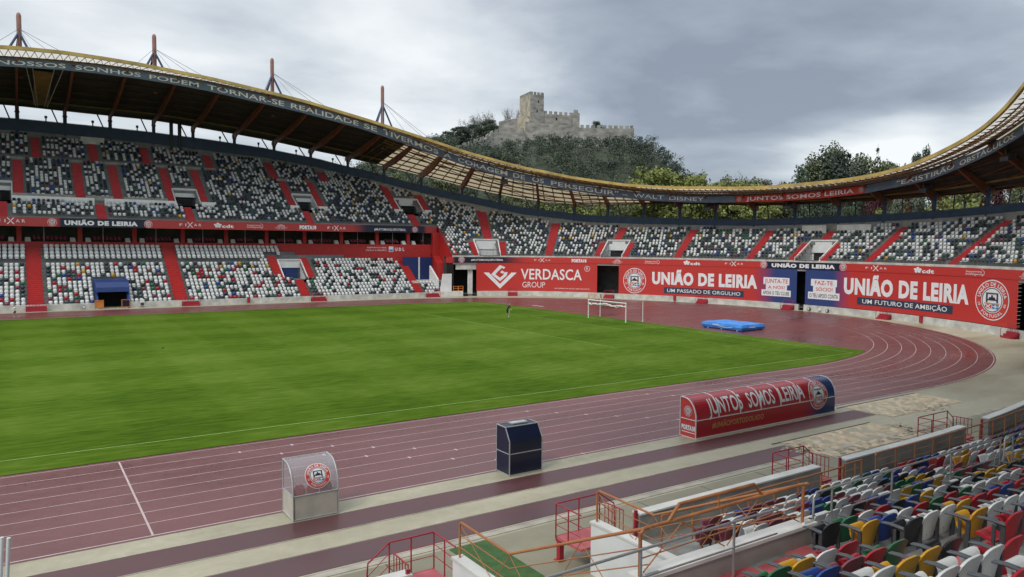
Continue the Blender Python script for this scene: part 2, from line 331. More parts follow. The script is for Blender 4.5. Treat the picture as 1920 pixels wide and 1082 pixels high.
def lettering(mb, fn, txt, u0, u1, v0, v1, m, bold=0.02, spacing=0, cuts=0):
    """fit a line of text to u0..u1, capitals from v0 to v1, on the surface fn(u, v)"""
    if spacing: txt = (' '*spacing).join(txt)
    V, F = glyphs(txt, bold, cuts)
    if not len(V): return
    lo, hi = cap_height(bold); a, b = V[:, 0].min(), V[:, 0].max()
    u = u0+(V[:, 0]-a)/(b-a)*(u1-u0); v = v0+(V[:, 1]-lo)/(hi-lo)*(v1-v0)
    mb.raw([fn(p, q) for p, q in zip(u, v)], F, m)
def arc_letters(mb, fn, txt, u, v, ru, rv, a0, a1, size, m, inward=False, bold=0.02):
    """text round a circle; ru, rv radii in u and v of the letters' middle line"""
    ws = []
    for ch in txt:
        V, F = glyphs(ch, bold); ws.append((V[:, 0].max()-V[:, 0].min()+0.12) if len(V) else 0.35)
    tot = sum(ws); lo, hi = cap_height(bold); h = hi-lo; pos = 0
    for ch, wd in zip(txt, ws):
        V, F = glyphs(ch, bold); mid = pos+wd/2; pos += wd
        if not len(V): continue
        t = R(a0+(a1-a0)*mid/tot); er = np.array((math.cos(t), math.sin(t))); et = np.array((math.sin(t), -math.cos(t)))
        if inward: er2, et = -er, -et
        else: er2 = er
        x = (V[:, 0]-(V[:, 0].max()+V[:, 0].min())/2)*size/h; y = (V[:, 1]-(lo+hi)/2)*size/h
        P = er[None, :]+et[None, :]*x[:, None]+er2[None, :]*y[:, None]
        mb.raw([fn(u+p[0]*ru, v+p[1]*rv) for p in P], F, m)
def crest(mb, fn, u, v, ru, rv, big=True, lift=0.004):
    """round club badge: lettered red ring, castle gate and shields in the middle; fn(u, v, lift)"""
    f = lambda k: (lambda a, b: fn(a, b, lift*k))
    n = 44 if big else 24
    mb.disc(f(1), u, v, ru, rv, 'white_vinyl', n); mb.disc(f(2), u, v, ru*.95, rv*.95, 'red_vinyl', n)
    mb.disc(f(3), u, v, ru*.64, rv*.64, 'white_vinyl', n); mb.disc(f(4), u, v, ru*.60, rv*.60, 'navy_vinyl', n, r_in=.93)
    P = lambda x0, x1, y0, y1, mm, k=5: mb.poly([fn(u+x*ru, v+y*rv, lift*k) for x, y in ((x0, y0), (x1, y0), (x1, y1), (x0, y1))], mm)
    for x in (-.36, .26): P(x, x+.10, -.12, .36, 'navy_vinyl')
    P(-.36, .36, .30, .36, 'navy_vinyl', 6); P(-.18, .18, .02, .14, 'black_vinyl', 6); P(-.05, .05, .14, .24, 'black_vinyl', 6)
    P(-.30, .30, -.02, .05, 'navy_vinyl', 5)
    P(-.44, .44, -.20, -.14, 'tan_vinyl'); P(-.40, -.02, -.42, -.20, 'red_vinyl'); P(.02, .40, -.42, -.20, 'sky_vinyl')
    mb.poly([fn(u+x*ru, v+y*rv, lift*6) for x, y in ((-.40, -.42), (-.32, -.42), (-.02, -.20), (-.10, -.20))], 'white_vinyl')
    mb.poly([fn(u+x*ru, v+y*rv, lift*7) for x, y in ((-.10, -.42), (-.02, -.42), (-.32, -.20), (-.40, -.20))], 'white_vinyl')
    P(.18, .24, -.40, -.22, 'white_vinyl', 6); P(.06, .36, -.33, -.29, 'white_vinyl', 7)
    if big:
        g = f(4)
        arc_letters(mb, g, 'UNIÃO DE LEIRIA', u, v, ru*.79, rv*.79, 172, 8, .235, 'white_vinyl')
        arc_letters(mb, g, 'PORTUGAL', u, v, ru*.79, rv*.79, 222, 318, .20, 'white_vinyl', inward=True)
        arc_letters(mb, g, '19', u, v, ru*.79, rv*.79, 190, 204, .17, 'white_vinyl', inward=True)
        arc_letters(mb, g, '66', u, v, ru*.79, rv*.79, 336, 350, .17, 'white_vinyl', inward=True)
    else:
        for k in range(14):
            t = R(20+k*(140/13)); x, y = math.cos(t)*.80, math.sin(t)*.80
            P(x-.035, x+.035, y-.07, y+.07, 'white_vinyl', 4)
        for k in range(7):
            t = R(230+k*(80/6)); x, y = math.cos(t)*.80, math.sin(t)*.80
            P(x-.035, x+.035, y-.06, y+.06, 'white_vinyl', 4)

# ------------------------------------------------------------------ the curve every stand follows (plan of the front wall)
CP = [(-80, 49), (-60, 49), (-40, 49), (-20, 49), (0, 49), (20, 49), (40, 49), (50, 49), (57, 48.6), (64, 47), (71.2, 42.9), (76.5, 37), (80.9, 29.6), (86.3, 16.3), (88.9, 2.2), (88.5, -10.6), (85.8, -22.5), (80, -34.9), (72, -44.3), (62, -50.3), (50, -53.8), (40, -55.5), (31, -56.3), (15, -56.3), (0, -56.3), (-20, -56.3), (-40, -56.3)]
def _curve():
    P = np.array(CP, float); pts = []
    for i in range(1, len(P)-2):
        a, b, c, d = P[i-1:i+3]; n = max(4, int(np.hypot(*(c-b))/0.25))
        for t in np.arange(n)/n: pts.append(.5*((2*b)+(-a+c)*t+(2*a-5*b+4*c-d)*t*t+(-a+3*b-3*c+d)*t**3))
    pts = np.array(pts); Ls = np.r_[0, np.cumsum(np.hypot(*np.diff(pts, axis=0).T))]; s = np.arange(0, Ls[-1], .5)
    x, y = np.interp(s, Ls, pts[:, 0]), np.interp(s, Ls, pts[:, 1]); k = np.ones(13)/13
    for _ in range(2): x[6:-6] = np.convolve(x, k, 'valid'); y[6:-6] = np.convolve(y, k, 'valid')
    tx, ty = np.gradient(x), np.gradient(y); l = np.hypot(tx, ty); return s, x, y, -ty/l, tx/l
_S, _X, _Y, _NX, _NY = _curve(); SMAX = float(_S[-1])
def at(s, d):
    return (np.interp(s, _S, _X)+np.interp(s, _S, _NX)*d, np.interp(s, _S, _Y)+np.interp(s, _S, _NY)*d)
def P3(s, d, z): x, y = at(s, d); return (float(x), float(y), float(z))
def nrm(s): n = np.array((np.interp(s, _S, _NX), np.interp(s, _S, _NY))); return n/np.linalg.norm(n)
def tab(*kv): return lambda s: float(np.interp(s, kv[0::2], kv[1::2]))
d_rear = tab(0, 26, 30, 28.4, 35, 28.8, 40, 29.1, 50, 29.5, 60, 29.2, 70, 28.6, 80, 27.6, 90, 26.7, 95, 25.8, 100, 24.7, 105, 23.4, 110, 21.4, 115, 19, 120, 16.3, 125, 13.6, 130, 11.5, 135, 10.1, 140, 9.2, 145, 8.5, 150, 8.3, 160, 7.9, 170, 7.5, 185, 7.6, 195, 8.1, 205, 8.7, 215, 9.5, 222, 10.2, 235, 15, 250, 24, 262, 29, 330, 30)
z_beam0 = tab(0, 26, 30, 27.2, 40, 28, 50, 28.3, 60, 28.1, 70, 27.7, 80, 27, 90, 26.4, 100, 25, 110, 22.8, 120, 19.4, 130, 16.1, 140, 14.4, 150, 13.9, 160, 13.6, 170, 13.3, 180, 13.4, 190, 13.6, 200, 13.9, 210, 14.4, 220, 14.8, 235, 17.5, 250, 20.5, 262, 22, 330, 22)
z_beam1 = lambda s: z_beam0(s)+tab(0, 1.9, 60, 2.0, 80, 2.1, 90, 1.8, 120, 1.45, 140, 1.35, 160, 1.15, 200, 1.0, 330, 1.0)(s)
z_roof0 = tab(0, 31, 30, 32.2, 40, 32.6, 50, 32.8, 60, 32.6, 70, 32.4, 75, 32, 80, 31.5, 90, 30.4, 95, 29.6, 100, 28.7, 105, 27.9, 110, 26.7, 115, 25.3, 120, 23.5, 125, 21.6, 130, 20.2, 135, 19.2, 140, 18.7, 150, 18.4, 160, 17.9, 170, 17.3, 180, 17.3, 190, 17.5, 200, 17.8, 210, 18.4, 220, 19.2, 235, 22, 250, 25, 262, 26, 330, 26)
d_edge = tab(0, 0, 200, 0, 210, -1.5, 220, -3, 235, -4, 262, -4.5, 330, -4.5)
z_edge = tab(0, 31, 20, 32.6, 30, 33.6, 35, 34.4, 40, 35, 45, 35.4, 50, 35.8, 55, 36, 60, 35.9, 65, 35.7, 70, 35.3, 75, 34.9, 80, 34.3, 85, 33.7, 90, 33, 95, 32.1, 100, 31.2, 105, 30.2, 110, 29.2, 115, 28.1, 120, 26.9, 125, 25.8, 130, 24.6, 135, 23.6, 140, 22.5, 145, 21.7, 150, 20.9, 155, 20.4, 160, 20, 165, 19.8, 170, 19.5, 175, 19.3, 185, 19.4, 190, 19.5, 195, 19.8, 200, 20.4, 205, 21.2, 210, 22.1, 215, 23.1, 220, 24.4, 225, 26.3, 230, 28.0, 240, 30, 262, 31, 330, 31)
z_fr1 = tab(0, 30.5, 30, 32.9, 35, 33.7, 40, 34.2, 45, 34.6, 50, 35, 55, 35.3, 60, 35.45, 65, 35.4, 70, 35.2, 75, 34.9, 80, 34.4, 85, 33.9, 90, 33.3, 95, 32.6, 100, 31.7, 105, 30.8, 110, 29.5, 115, 28, 120, 26.4, 125, 25, 130, 23.8, 135, 22.6, 140, 21.5, 145, 20.6, 150, 19.8, 155, 19.2, 160, 18.7, 165, 18.4, 170, 18.25, 180, 18.3, 185, 18.5, 190, 18.7, 195, 19.2, 200, 19.9, 205, 20.8, 210, 21.8, 215, 23.1, 220, 24.6, 225, 26, 235, 28, 330, 30)
z_fr0 = tab(0, 29.4, 30, 31.9, 35, 32.6, 40, 33.1, 45, 33.5, 50, 33.9, 55, 34.2, 60, 34.3, 65, 34.25, 70, 34, 75, 33.6, 80, 33, 85, 32.4, 90, 31.8, 95, 31, 100, 30.2, 105, 29.1, 110, 27.9, 115, 26.5, 120, 25, 125, 23.5, 130, 22.2, 135, 21.1, 140, 20, 145, 19.1, 150, 18.4, 155, 17.9, 160, 17.5, 165, 17.3, 175, 17.1, 180, 17.15, 185, 17.3, 190, 17.55, 195, 18.1, 200, 18.7, 205, 19.7, 210, 20.7, 215, 21.9, 220, 23.3, 225, 24.7, 235, 26.7, 330, 28.7)

# ================================================================== SETTING: ground, apron, track, pitch
def grid_sheet(name, x0, x1, y0, y1, z, m, n=1):
    b = MB()
    xs, ys = np.linspace(x0, x1, n+1), np.linspace(y0, y1, n+1)
    for i in range(n):
        for j in range(n): b.poly([(xs[i], ys[j], z), (xs[i+1], ys[j], z), (xs[i+1], ys[j+1], z), (xs[i], ys[j+1], z)], m)
    return structure(b, name)
# rolling land around the stadium with the castle hill rising to the north-east
def hill_crest(px):      # height of the crest line in photo rows, seen at depth HD
    return np.interp(px, [380, 520, 640, 740, 800, 850, 900, 930, 985, 1100, 1185, 1205, 1225, 1245, 1275, 1330, 1420, 1560, 1750, 1900, 2100], [440, 400, 350, 302, 276, 264, 266, 274, 273, 271, 269, 276, 296, 322, 352, 385, 400, 400, 395, 395, 420])
HD = 340.0
def land(P):
    """ground height at plan points"""
    P = np.asarray(P, float).reshape(-1, 2); d = np.c_[P-CAM[:2], np.zeros(len(P))]  # left face gets the sunlit tone, its light put into the colour
    flat = FW*np.array((1, 1, 0)); flat /= np.linalg.norm(flat); rt = np.array((CR[0], CR[1], 0)); rt /= np.linalg.norm(rt)
    D = d@flat; U = d@rt
    px = np.where(D > 40, 960+FPX*U/np.maximum(D, 40), 960+FPX*U/40)
    px = 960+(px-960)*np.clip(D/HD, .5, 1.4)**.85
    zc = CAM[2]+(461-hill_crest(px))*HD/FPX
    t = np.clip((D-205)/(HD-212), 0, 1); f = t*t*(3-2*t); back = np.clip((D-HD-60)/260, 0, 1)
    h = (zc-5)*f*(1-.75*back*back*(3-2*back))
    h += 1.6*np.sin(P[:, 0]*.071+1)*np.cos(P[:, 1]*.063)*np.clip(t*2, 0, 1)
    rad = np.hypot(P[:, 0]-15, P[:, 1]-0)
    return np.where(rad < 112, -0.06, np.clip((rad-112)/40, 0, 1)*2.0-.06+np.maximum(h, 0))
b = MB(); xs = np.r_[np.linspace(-3000, -300, 10), np.linspace(-260, 700, 97), np.linspace(800, 3000, 8)]; ys = np.r_[np.linspace(-3000, -300, 8), np.linspace(-260, 760, 103), np.linspace(860, 3000, 8)]
G = np.array([[x, y] for x in xs for y in ys]); Z = land(G); k = len(ys)
b.raw(np.c_[G, Z], [(i*k+j, (i+1)*k+j, (i+1)*k+j+1, i*k+j+1) for i in range(len(xs)-1) for j in range(len(ys)-1)], 'soil', True)
structure(b, 'terrain')
b = MB()
for i in range(16):
    for j in range(12): b.poly([(-85+i*11.6+a, -57+j*9.2+c, 0) for a, c in ((0, 0), (11.6, 0), (11.6, 9.2), (0, 9.2))], 'apron')
structure(b, 'ground')
XC, R0 = 41.4, 36.71
def oval(r, z, n=72, x0=-85):
    pts = [(x0, -r, z)]
    for k in range(n+1):
        t = -math.pi/2+math.pi*k/n; pts.append((XC+r*math.cos(t), r*math.sin(t), z))
    pts.append((x0, r, z)); return pts
b = MB(); b.poly(oval(46.62, 0.006), 'track_red'); structure(b, 'running_track')
b = MB()
gp = [(-85, -36.42, .03)]+[(XC+36.42*math.cos(t), 36.42*math.sin(t), .03) for t in np.linspace(-math.pi/2, -math.acos((54.9-XC)/36.42), 14)]
gp += [(54.9, y, .03) for y in np.linspace(-30, 30, 3)]+[(XC+36.42*math.cos(t), 36.42*math.sin(t), .03) for t in np.linspace(math.acos((54.9-XC)/36.42), math.pi/2, 14)]+[(-85, 36.42, .03)]
b.poly(gp, 'pitch_grass')
for i in range(len(gp)-1):
    p, q = gp[i], gp[i+1]; b.poly([(p[0], p[1], .006), (q[0], q[1], .006), q, p], 'soil')
structure(b, 'grass_pitch')
# lane lines
b = MB()
def strip(mb, pts, wd, z, m):
    pts = np.array(pts, float)
    t = np.gradient(pts, axis=0); t /= np.linalg.norm(t, axis=1)[:, None]; n = np.c_[-t[:, 1], t[:, 0]]*wd/2
    for i in range(len(pts)-1):
        a, c = pts[i]-n[i], pts[i]+n[i]; d, e_ = pts[i+1]-n[i+1], pts[i+1]+n[i+1]
        mb.poly([(*a, z), (*d, z), (*e_, z), (*c, z)], m)
for k in range(9):
    r = R0+1.22*k; wd = 0.045
    arc = [(XC+r*math.cos(t), r*math.sin(t)) for t in np.linspace(-math.pi/2, math.pi/2, 97)]
    strip(b, [(x, -r) for x in np.linspace(-85, XC, 12)][(1 if k == 0 else 0):]+arc[1:-1]+[(x, r) for x in np.linspace(XC, -85, 12)], wd if k < 8 else .07, .011, 'line_white')
b.box(-7.285, -7.215, -46.47, -36.7, .008, .0125, 'line_white')
for k in range(9):
    r = R0+1.22*k
    for x in (-21.0+.03*k, -4.0+1.55*k, -1.6+1.55*k, 12.4+1.2*k, 22+1.1*k, 31+1.0*k):
        if k: b.box(x-.05, x+.05, -r-.13, -r+.13, .008, .0128, 'line_white')
strip(b, [(23.5, -36.8), (31.5, -41.5), (37, -46.4)], .05, .0135, 'line_white'); strip(b, [(33, -37), (45.5, -46.2)], .05, .0135, 'line_white'); strip(b, [(66, -27.5), (71, -33)], .05, .0135, 'line_white'); strip(b, [(76.5, -9.5), (87.3, -13)], .04, .0135, 'line_white')
for x0, x1, y0, y1 in ((66.6, 67.2, -13.0, -12.7), (67.0, 67.5, -12.1, -11.9), (57.8, 58.3, 21.5, 24.5), (57, -0, 0, 0)):
    if x1 > x0: b.box(x0, x1, y0, y1, .008, .0125, 'line_white')
structure(b, 'track_markings')
b = MB()
for a, c in (((-52, -34), (52.5, -34)), ((52.5, -34), (52.5, 34)), ((52.5, 34), (-52, 34)), ((36, -20.16), (36, 20.16)), ((36, 20.16), (52.5, 20.16)), ((47, -9.16), (47, 9.16)), ((47, -9.16), (52.5, -9.16)), ((47, 9.16), (52.5, 9.16))):
    strip(b, [a, c], .09, .036, 'pitch_line')
strip(b, [(36, -20.16), (52.5, -20.16)], .06, .036, 'pitch_line')
structure(b, 'pitch_markings')
b = MB()
b.box(-85, 30.2, -49.25, -47.87, -.02, .012, 'runway_red'); structure(b, 'long_jump_runway')
b = MB(); b.box(-85, 20.0, -52.0, -50.62, -.02, .012, 'runway_red'); structure(b, 'triple_jump_runway')
b = MB(); b.box(-85, 42, -52.47, -52.17, -.02, .02, 'kerb_stone')
for y in (-52.12, -50.56, -49.28, -47.83): b.box(-85, 20 if y < -50 else 30, y-.018, y+.018, -.02, .018, 'kerb_stone')
structure(b, 'kerb_strip')
b = MB()
b.box(-85, 42, -56.2, -52.6, -.02, .007, 'slab')
for i, x in enumerate(np.arange(-80, 42, 3.4)): b.box(x, x+.05, -54.1, -52.6, 0, .0095, 'dark_concrete')
structure(b, 'pavement')
def pit(x0, x1, y0, y1, seed):
    rng = np.random.default_rng(seed); nx, ny = int((x1-x0)/.09), int((y1-y0)/.09); mb = MB()
    xs, ys = np.linspace(x0, x1, nx), np.linspace(y0, y1, ny)
    Xg, Yg = np.meshgrid(xs, ys, indexing='ij'); H = np.zeros((nx, ny))
    for _ in range(int((x1-x0)*(y1-y0)*20)):
        cx_, cy_ = rng.uniform(x0, x1), rng.uniform(y0, y1); r = rng.uniform(.08, .20); H += rng.uniform(-.15, .07)*np.exp(-((Xg-cx_)**2+(Yg-cy_)**2)/r**2)
    H += .02*np.sin(Xg*1.3+seed)+.04; e_ = np.minimum.reduce([(Xg-x0)/.4, (x1-Xg)/.4, (Yg-y0)/.4, (y1-Yg)/.4]).clip(0, 1); H = H*e_+.015
    mb.raw(np.c_[Xg.ravel(), Yg.ravel(), H.ravel()], [(i*ny+j, (i+1)*ny+j, (i+1)*ny+j+1, i*ny+j+1) for i in range(nx-1) for j in range(ny-1)], 'sand', True)
    mb.box(x0-.6, x1, y1+.02, y1+.09, -.02, .03, 'dark_concrete')
    return structure(mb, 'sand_pit')
pit(30.4, 38.5, -50.1, -47.1, 1); pit(20.2, 28.0, -53.1, -50.2, 2)
# sand kicked out around the pits
b = MB(); rng = np.random.default_rng(5)
for cx_, cy_, sx, sy in ((24, -52.9, 4.5, .7), (20.4, -51.6, 1.1, .9), (34.4, -49.9, 4, .5), (28.4, -52, .8, 1)):
    for _ in range(170):
        x, y = rng.normal(cx_, sx*.55), rng.normal(cy_, sy*.55); r = rng.uniform(.02, .09); a = rng.uniform(0, 6)
        b.poly([(x+r*1.6*math.cos(a+t), y+r*math.sin(a+t), .024) for t in (0, 1.6, 3.1, 4.7)], 'sand')
structure(b, 'scattered_sand', 'sand kicked out of the landing pits onto the apron', 'stuff')
b = MB(); b.box(.35, 1.75, -62, -52.7, 0, .03, 'turf_carpet'); tag(b.build('turf_carpet'), 'green artificial turf strip leading out of the tunnel between white walls', 'carpet')
b = MB(); rng = np.random.default_rng(8)
for cx_, cy_, sx, sy, n in ((36.5, -53.3, 2.0, .28, 26), (39.8, -53.2, .8, .2, 10), (29.5, -53.7, .5, .4, 8)):
    for _ in range(n):
        x, y = rng.normal(cx_, sx*.5), rng.normal(cy_, sy*.5); r = rng.uniform(.1, .3)
        b.poly([(x+r*2.2*math.cos(t)*rng.uniform(.7, 1.1), y+r*math.sin(t)*rng.uniform(.6, 1.1), .0112) for t in np.linspace(0, 5.6, 9)], 'dark_concrete')
structure(b, 'ground_stains')

# ================================================================== GRANDSTANDS
TR, RISE = 0.7, 0.476                    # upper tier row depth and rise
Z_UP = 7.62
VOM = [(46.4, 48.8, 12.1, 16.3), (71.6, 75.3, 12.1, 16.3), (92.0, 95.6, 12.1, 16.3), (112.0, 115.8, 12.1, 16.3), (122.2, 126.2, 0.2, 4.4), (145.6, 149.6, 0.2, 4.4), (181.6, 185.8, 0.2, 4.4)]
AIS = [(60.3, 8.4, 11.9), (73.05, 8.4, 11.9), (93.0, 8.4, 11.9), (113.3, 8.4, 11.9), (47.6, 8.4, 11.9), (49.7, 12.4, 22.4), (57.8, 12.4, 22.4), (63.05, 12.4, 22.4), (71.0, 12.4, 22.4), (76.1, 12.4, 22.4), (91.3, 12.4, 20.4), (96.6, 12.4, 20.4), (111.4, 12.4, 21.0), (116.4, 12.4, 18.9), (52.3, 22.7, 28.9), (60.6, 22.7, 28.6), (68.7, 22.7, 28.4), (79.2, 22.2, 27.2), (90.3, 20.8, 26.2), (100.2, 20.6, 24.2), (44.5, 22.7, 28.6), (40.6, 12.4, 22.4),
       (124.7, 4.6, 13.4), (121.7, 0.3, 4.2), (126.8, 0.3, 4.2), (135.4, 0.2, 9.6), (147.1, 4.6, 8.4), (144.9, 0.3, 4.2), (150.1, 0.3, 4.2), (160.2, 0.2, 7.6), (173.5, 0.2, 7.2), (183.4, 4.6, 6.9), (181.0, 0.3, 4.2), (186.3, 0.3, 4.2), (194.1, 0.2, 7.5), (207.7, 0.2, 8.4), (220.5, .2, 9.0)]
def zup(d): return Z_UP+RISE*math.floor(d/TR+1e-6)
def in_vom(s, d): return any(a-.05 < s < b_+.05 and c-.35 < d < e_ for a, b_, c, e_ in VOM)
def kmin(s): return 12 if s < 117 else 0
far = thing('far_grandstand', 'tall two-tier concrete grandstand with red stairs along the far side of the pitch', 'grandstand', (20, 49, 0))
end = thing('end_grandstand', 'curved single-tier grandstand behind the goal under the castle hill', 'grandstand', (88.9, 0, 0))
def upper_terrace(s0, s1, root):
    mb = MB(); ss = np.arange(s0, s1+.01, 1.25); ss[-1] = s1
    for a, c in zip(ss[:-1], ss[1:]):
        mid = (a+c)/2; k = kmin(mid); K = int(min(d_rear(a), d_rear(c))/TR)
        while k < K:
            d0, z = k*TR, Z_UP+k*RISE
            if in_vom(mid, d0+.35): k += 1; continue
            mb.poly([P3(a, d0, z), P3(c, d0, z), P3(c, d0+TR, z), P3(a, d0+TR, z)], 'terrace')
            mb.poly([P3(a, d0, z-RISE), P3(c, d0, z-RISE), P3(c, d0, z), P3(a, d0, z)], 'terrace'); k += 1
        dk = K*TR; zk = Z_UP+(K-1)*RISE
        # back wall up to the beam, then the outside face down to the ground
        mb.poly([P3(a, dk, zk), P3(c, dk, zk), P3(c, d_rear(c)+.45, z_beam0(c)+.02), P3(a, d_rear(a)+.45, z_beam0(a)+.02)], 'concrete')
        mb.poly([P3(a, d_rear(a)+.7, 0), P3(c, d_rear(c)+.7, 0), P3(c, d_rear(c)+.7, z_beam0(c)), P3(a, d_rear(a)+.7, z_beam0(a))], 'concrete')
    mb.build('upper_terrace', root)
upper_terrace(0, 117, far); upper_terrace(117, 262, end)
def stair(s, d0, d1, root, zf, m='red_stair', hw=.66, tr=.35, lift=.27):
    mb = MB(); first = True; full = tr*2; off = .25 if full > .72 else 0.0
    d = off+tr*math.ceil((d0-off)/tr-1e-6); zp = None
    while d < d1-.05:
        za = zf(d+.01)+(.5*(zf(d+full)-zf(d+.01)) if ((d-off)/full+1e-4) % 1 > .4 else 0)+.04; zb = za-.25 if zp is None else zp
        e_ = d-.015
        mb.poly([P3(s-hw, e_, za), P3(s+hw, e_, za), P3(s+hw, e_+tr, za), P3(s-hw, e_+tr, za)], m)
        mb.poly([P3(s-hw, e_, zb), P3(s+hw, e_, zb), P3(s+hw, e_, za), P3(s-hw, e_, za)], m)
        for q in (-hw, hw): mb.poly([P3(s+q, d, za-.5), P3(s+q, d+tr, za-.5), P3(s+q, d+tr, za), P3(s+q, d, za)], 'terrace')
        d += tr; zp = za
    mb.build('aisle_stairs', root)
for s, d0, d1 in AIS: stair(s, d0, d1, far if s < 117 else end, zup)
def vomitory(s0, s1, d0, d1, root, trim='white_paint', door='black_void', zf=zup, dh=None):
    """a sunk entrance in the terrace: cheek walls, a lintel and a dark doorway at its back"""
    z0, z1 = zf(d0+.05), zf(d1+.05); mb = MB()
    mb.poly([P3(s0, d0-.3, z0+.02), P3(s1, d0-.3, z0+.02), P3(s1, d1, z0+.02), P3(s0, d1, z0+.02)], 'terrace')
    for s, sg in ((s0, -1), (s1, 1)):
        w_ = .16*sg
        A = [P3(s, d0, z0), P3(s, d1, z0), P3(s, d1, z1+.32), P3(s, d0+.3, z0+.55), P3(s, d0, z0+.5)]; B = [P3(s+w_, d0, z0), P3(s+w_, d1, z0), P3(s+w_, d1, z1+.32), P3(s+w_, d0+.3, z0+.55), P3(s+w_, d0, z0+.5)]
        mb.poly(A, trim); mb.poly(B[::-1], trim)
        for i in range(5): j = (i+1) % 5; mb.poly([A[i], A[j], B[j], B[i]], trim)
    f = mb.build('vomitory', root)
    h = z1-z0; dh = dh or .52
    mb = MB()
    mb.hexa([P3(s0, d1-.18, z0+h*dh), P3(s1, d1-.18, z0+h*dh), P3(s1, d1+.1, z0+h*dh), P3(s0, d1+.1, z0+h*dh)], [P3(s0, d1-.18, z1+.34), P3(s1, d1-.18, z1+.34), P3(s1, d1+.1, z1+.34), P3(s0, d1+.1, z1+.34)], trim)
    mb.hexa([P3(s0, d1-.32, z1+.16), P3(s1, d1-.32, z1+.16), P3(s1, d1-.18, z1+.16), P3(s0, d1-.18, z1+.16)], [P3(s0, d1-.32, z1+.34), P3(s1, d1-.32, z1+.34), P3(s1, d1-.18, z1+.34), P3(s0, d1-.18, z1+.34)], trim)
    mb.build('lintel', f)
    mb = MB(); a, c = s0+(s1-s0)*.10, s1-(s1-s0)*.10
    mb.poly([P3(s0, d1, z0), P3(s1, d1, z0), P3(s1, d1, z0+h*dh), P3(s0, d1, z0+h*dh)], trim if dh < .5 else 'dark_concrete')
    mb.hexa([P3(a, d1-.03, z0), P3(c, d1-.03, z0), P3(c, d1-.01, z0), P3(a, d1-.01, z0)], [P3(a, d1-.03, z0+h*dh-.05), P3(c, d1-.03, z0+h*dh-.05), P3(c, d1-.01, z0+h*dh-.05), P3(a, d1-.01, z0+h*dh-.05)], door)
    mb.build('doorway', f)
    mb = MB(); mb.tube([P3(s0+.2, d0, z0), P3(s0+.2, d0, z0+1.05), P3(s1-1.3, d0, z0+1.05), P3(s1-1.3, d0, z0)], .025, 'dark_steel', 5)
    for k in range(3): mb.tube([P3(s0+.2, d0, z0+.25*(k+1)), P3(s1-1.3, d0, z0+.25*(k+1))], .012, 'dark_steel', 4)
    mb.build('railing', f)
    return f
for a, b_, c, e_ in VOM: vomitory(a, b_, c, e_, far if a < 117 else end, dh=.60 if a < 117 else .42)
# low white parapets on the walkway of the far upper tier, grey wall behind them
mb = MB()
for a, c in ((48.9, 59.6), (61.0, 71.5), (75.4, 77.6), (90.4, 92.0), (95.6, 97.3), (110.4, 112.0), (115.9, 117.0), (40, 46.3)):
    for s in np.arange(a, c, 1.0):
        e_ = min(s+1.0, c); z = zup(11.95)
        mb.hexa([P3(s, 11.85, z-.4), P3(e_, 11.85, z-.4), P3(e_, 12.05, z-.4), P3(s, 12.05, z-.4)], [P3(s, 11.85, z+.78), P3(e_, 11.85, z+.78), P3(e_, 12.05, z+.78), P3(s, 12.05, z+.78)], 'white_paint')
    mb.build('walkway_parapet', far); mb = MB()
mb = MB()
for a, c, d in ((48.9, 57.1, 12.62), (58.5, 62.3, 12.62), (63.8, 70.3, 12.62), (40, 80, 22.45), (88.2, 94, 20.45)):
    for s in np.arange(a, c, 1.0):
        e_ = min(s+1, c); z = zup(d-.02)
        mb.hexa([P3(s, d, z-.3), P3(e_, d, z-.3), P3(e_, d+.1, z-.3), P3(s, d+.1, z-.3)], [P3(s, d, z+(.72 if d < 13 else .42)), P3(e_, d, z+(.72 if d < 13 else .42)), P3(e_, d+.1, z+(.72 if d < 13 else .42)), P3(s, d+.1, z+(.72 if d < 13 else .42))], 'concrete')
    mb.build('walkway_wall', far); mb = MB()
mb = MB()
for a, c, d in ((178.8, 182.6, 6.4), (184.3, 189.6, 6.4), (59, 62.6, 28.2)):
    z = zup(d); mb.hexa([P3(a, d, z), P3(c, d, z), P3(c, d+.12, z), P3(a, d+.12, z)], [P3(a, d, z+1.25), P3(c, d, z+1.25), P3(c, d+.12, z+1.25), P3(a, d+.12, z+1.25)], 'weathered_white')
    mb.build('white_panel', far if a < 117 else end); mb = MB()
# ---- end stand front: fascia ledge, low wall, dark concourse
mb = MB()
for s in np.arange(117, 262, 1.0):
    e_ = s+1.0
    mb.hexa([P3(s, -.05, 7.35), P3(e_, -.05, 7.35), P3(e_, .6, 7.35), P3(s, .6, 7.35)], [P3(s, -.05, 7.64), P3(e_, -.05, 7.64), P3(e_, .6, 7.64), P3(s, .6, 7.64)], 'pale_concrete')
    mb.hexa([P3(s, .02, 6.0), P3(e_, .02, 6.0), P3(e_, .35, 6.0), P3(s, .35, 6.0)], [P3(s, .02, 7.35), P3(e_, .02, 7.35), P3(e_, .35, 7.35), P3(s, .35, 7.35)], 'concrete')
mb.build('front_ledge', end)
mb = MB()
for s in np.arange(121.7, 262, 1.0):
    if 182.3 < s < 183.6:
        if mb.v: mb.build('low_wall', end); mb = MB()
        continue
    e_ = s+1.0; z = .90+.05*math.sin(s*.9)
    mb.hexa([P3(s, -.28, -.05), P3(e_, -.28, -.05), P3(e_, .05, -.05), P3(s, .05, -.05)], [P3(s, -.25, .92), P3(e_, -.25, .92), P3(e_, .05, .92), P3(s, .05, .92)], 'pale_concrete')
mb.build('low_wall', end)
mb = MB()
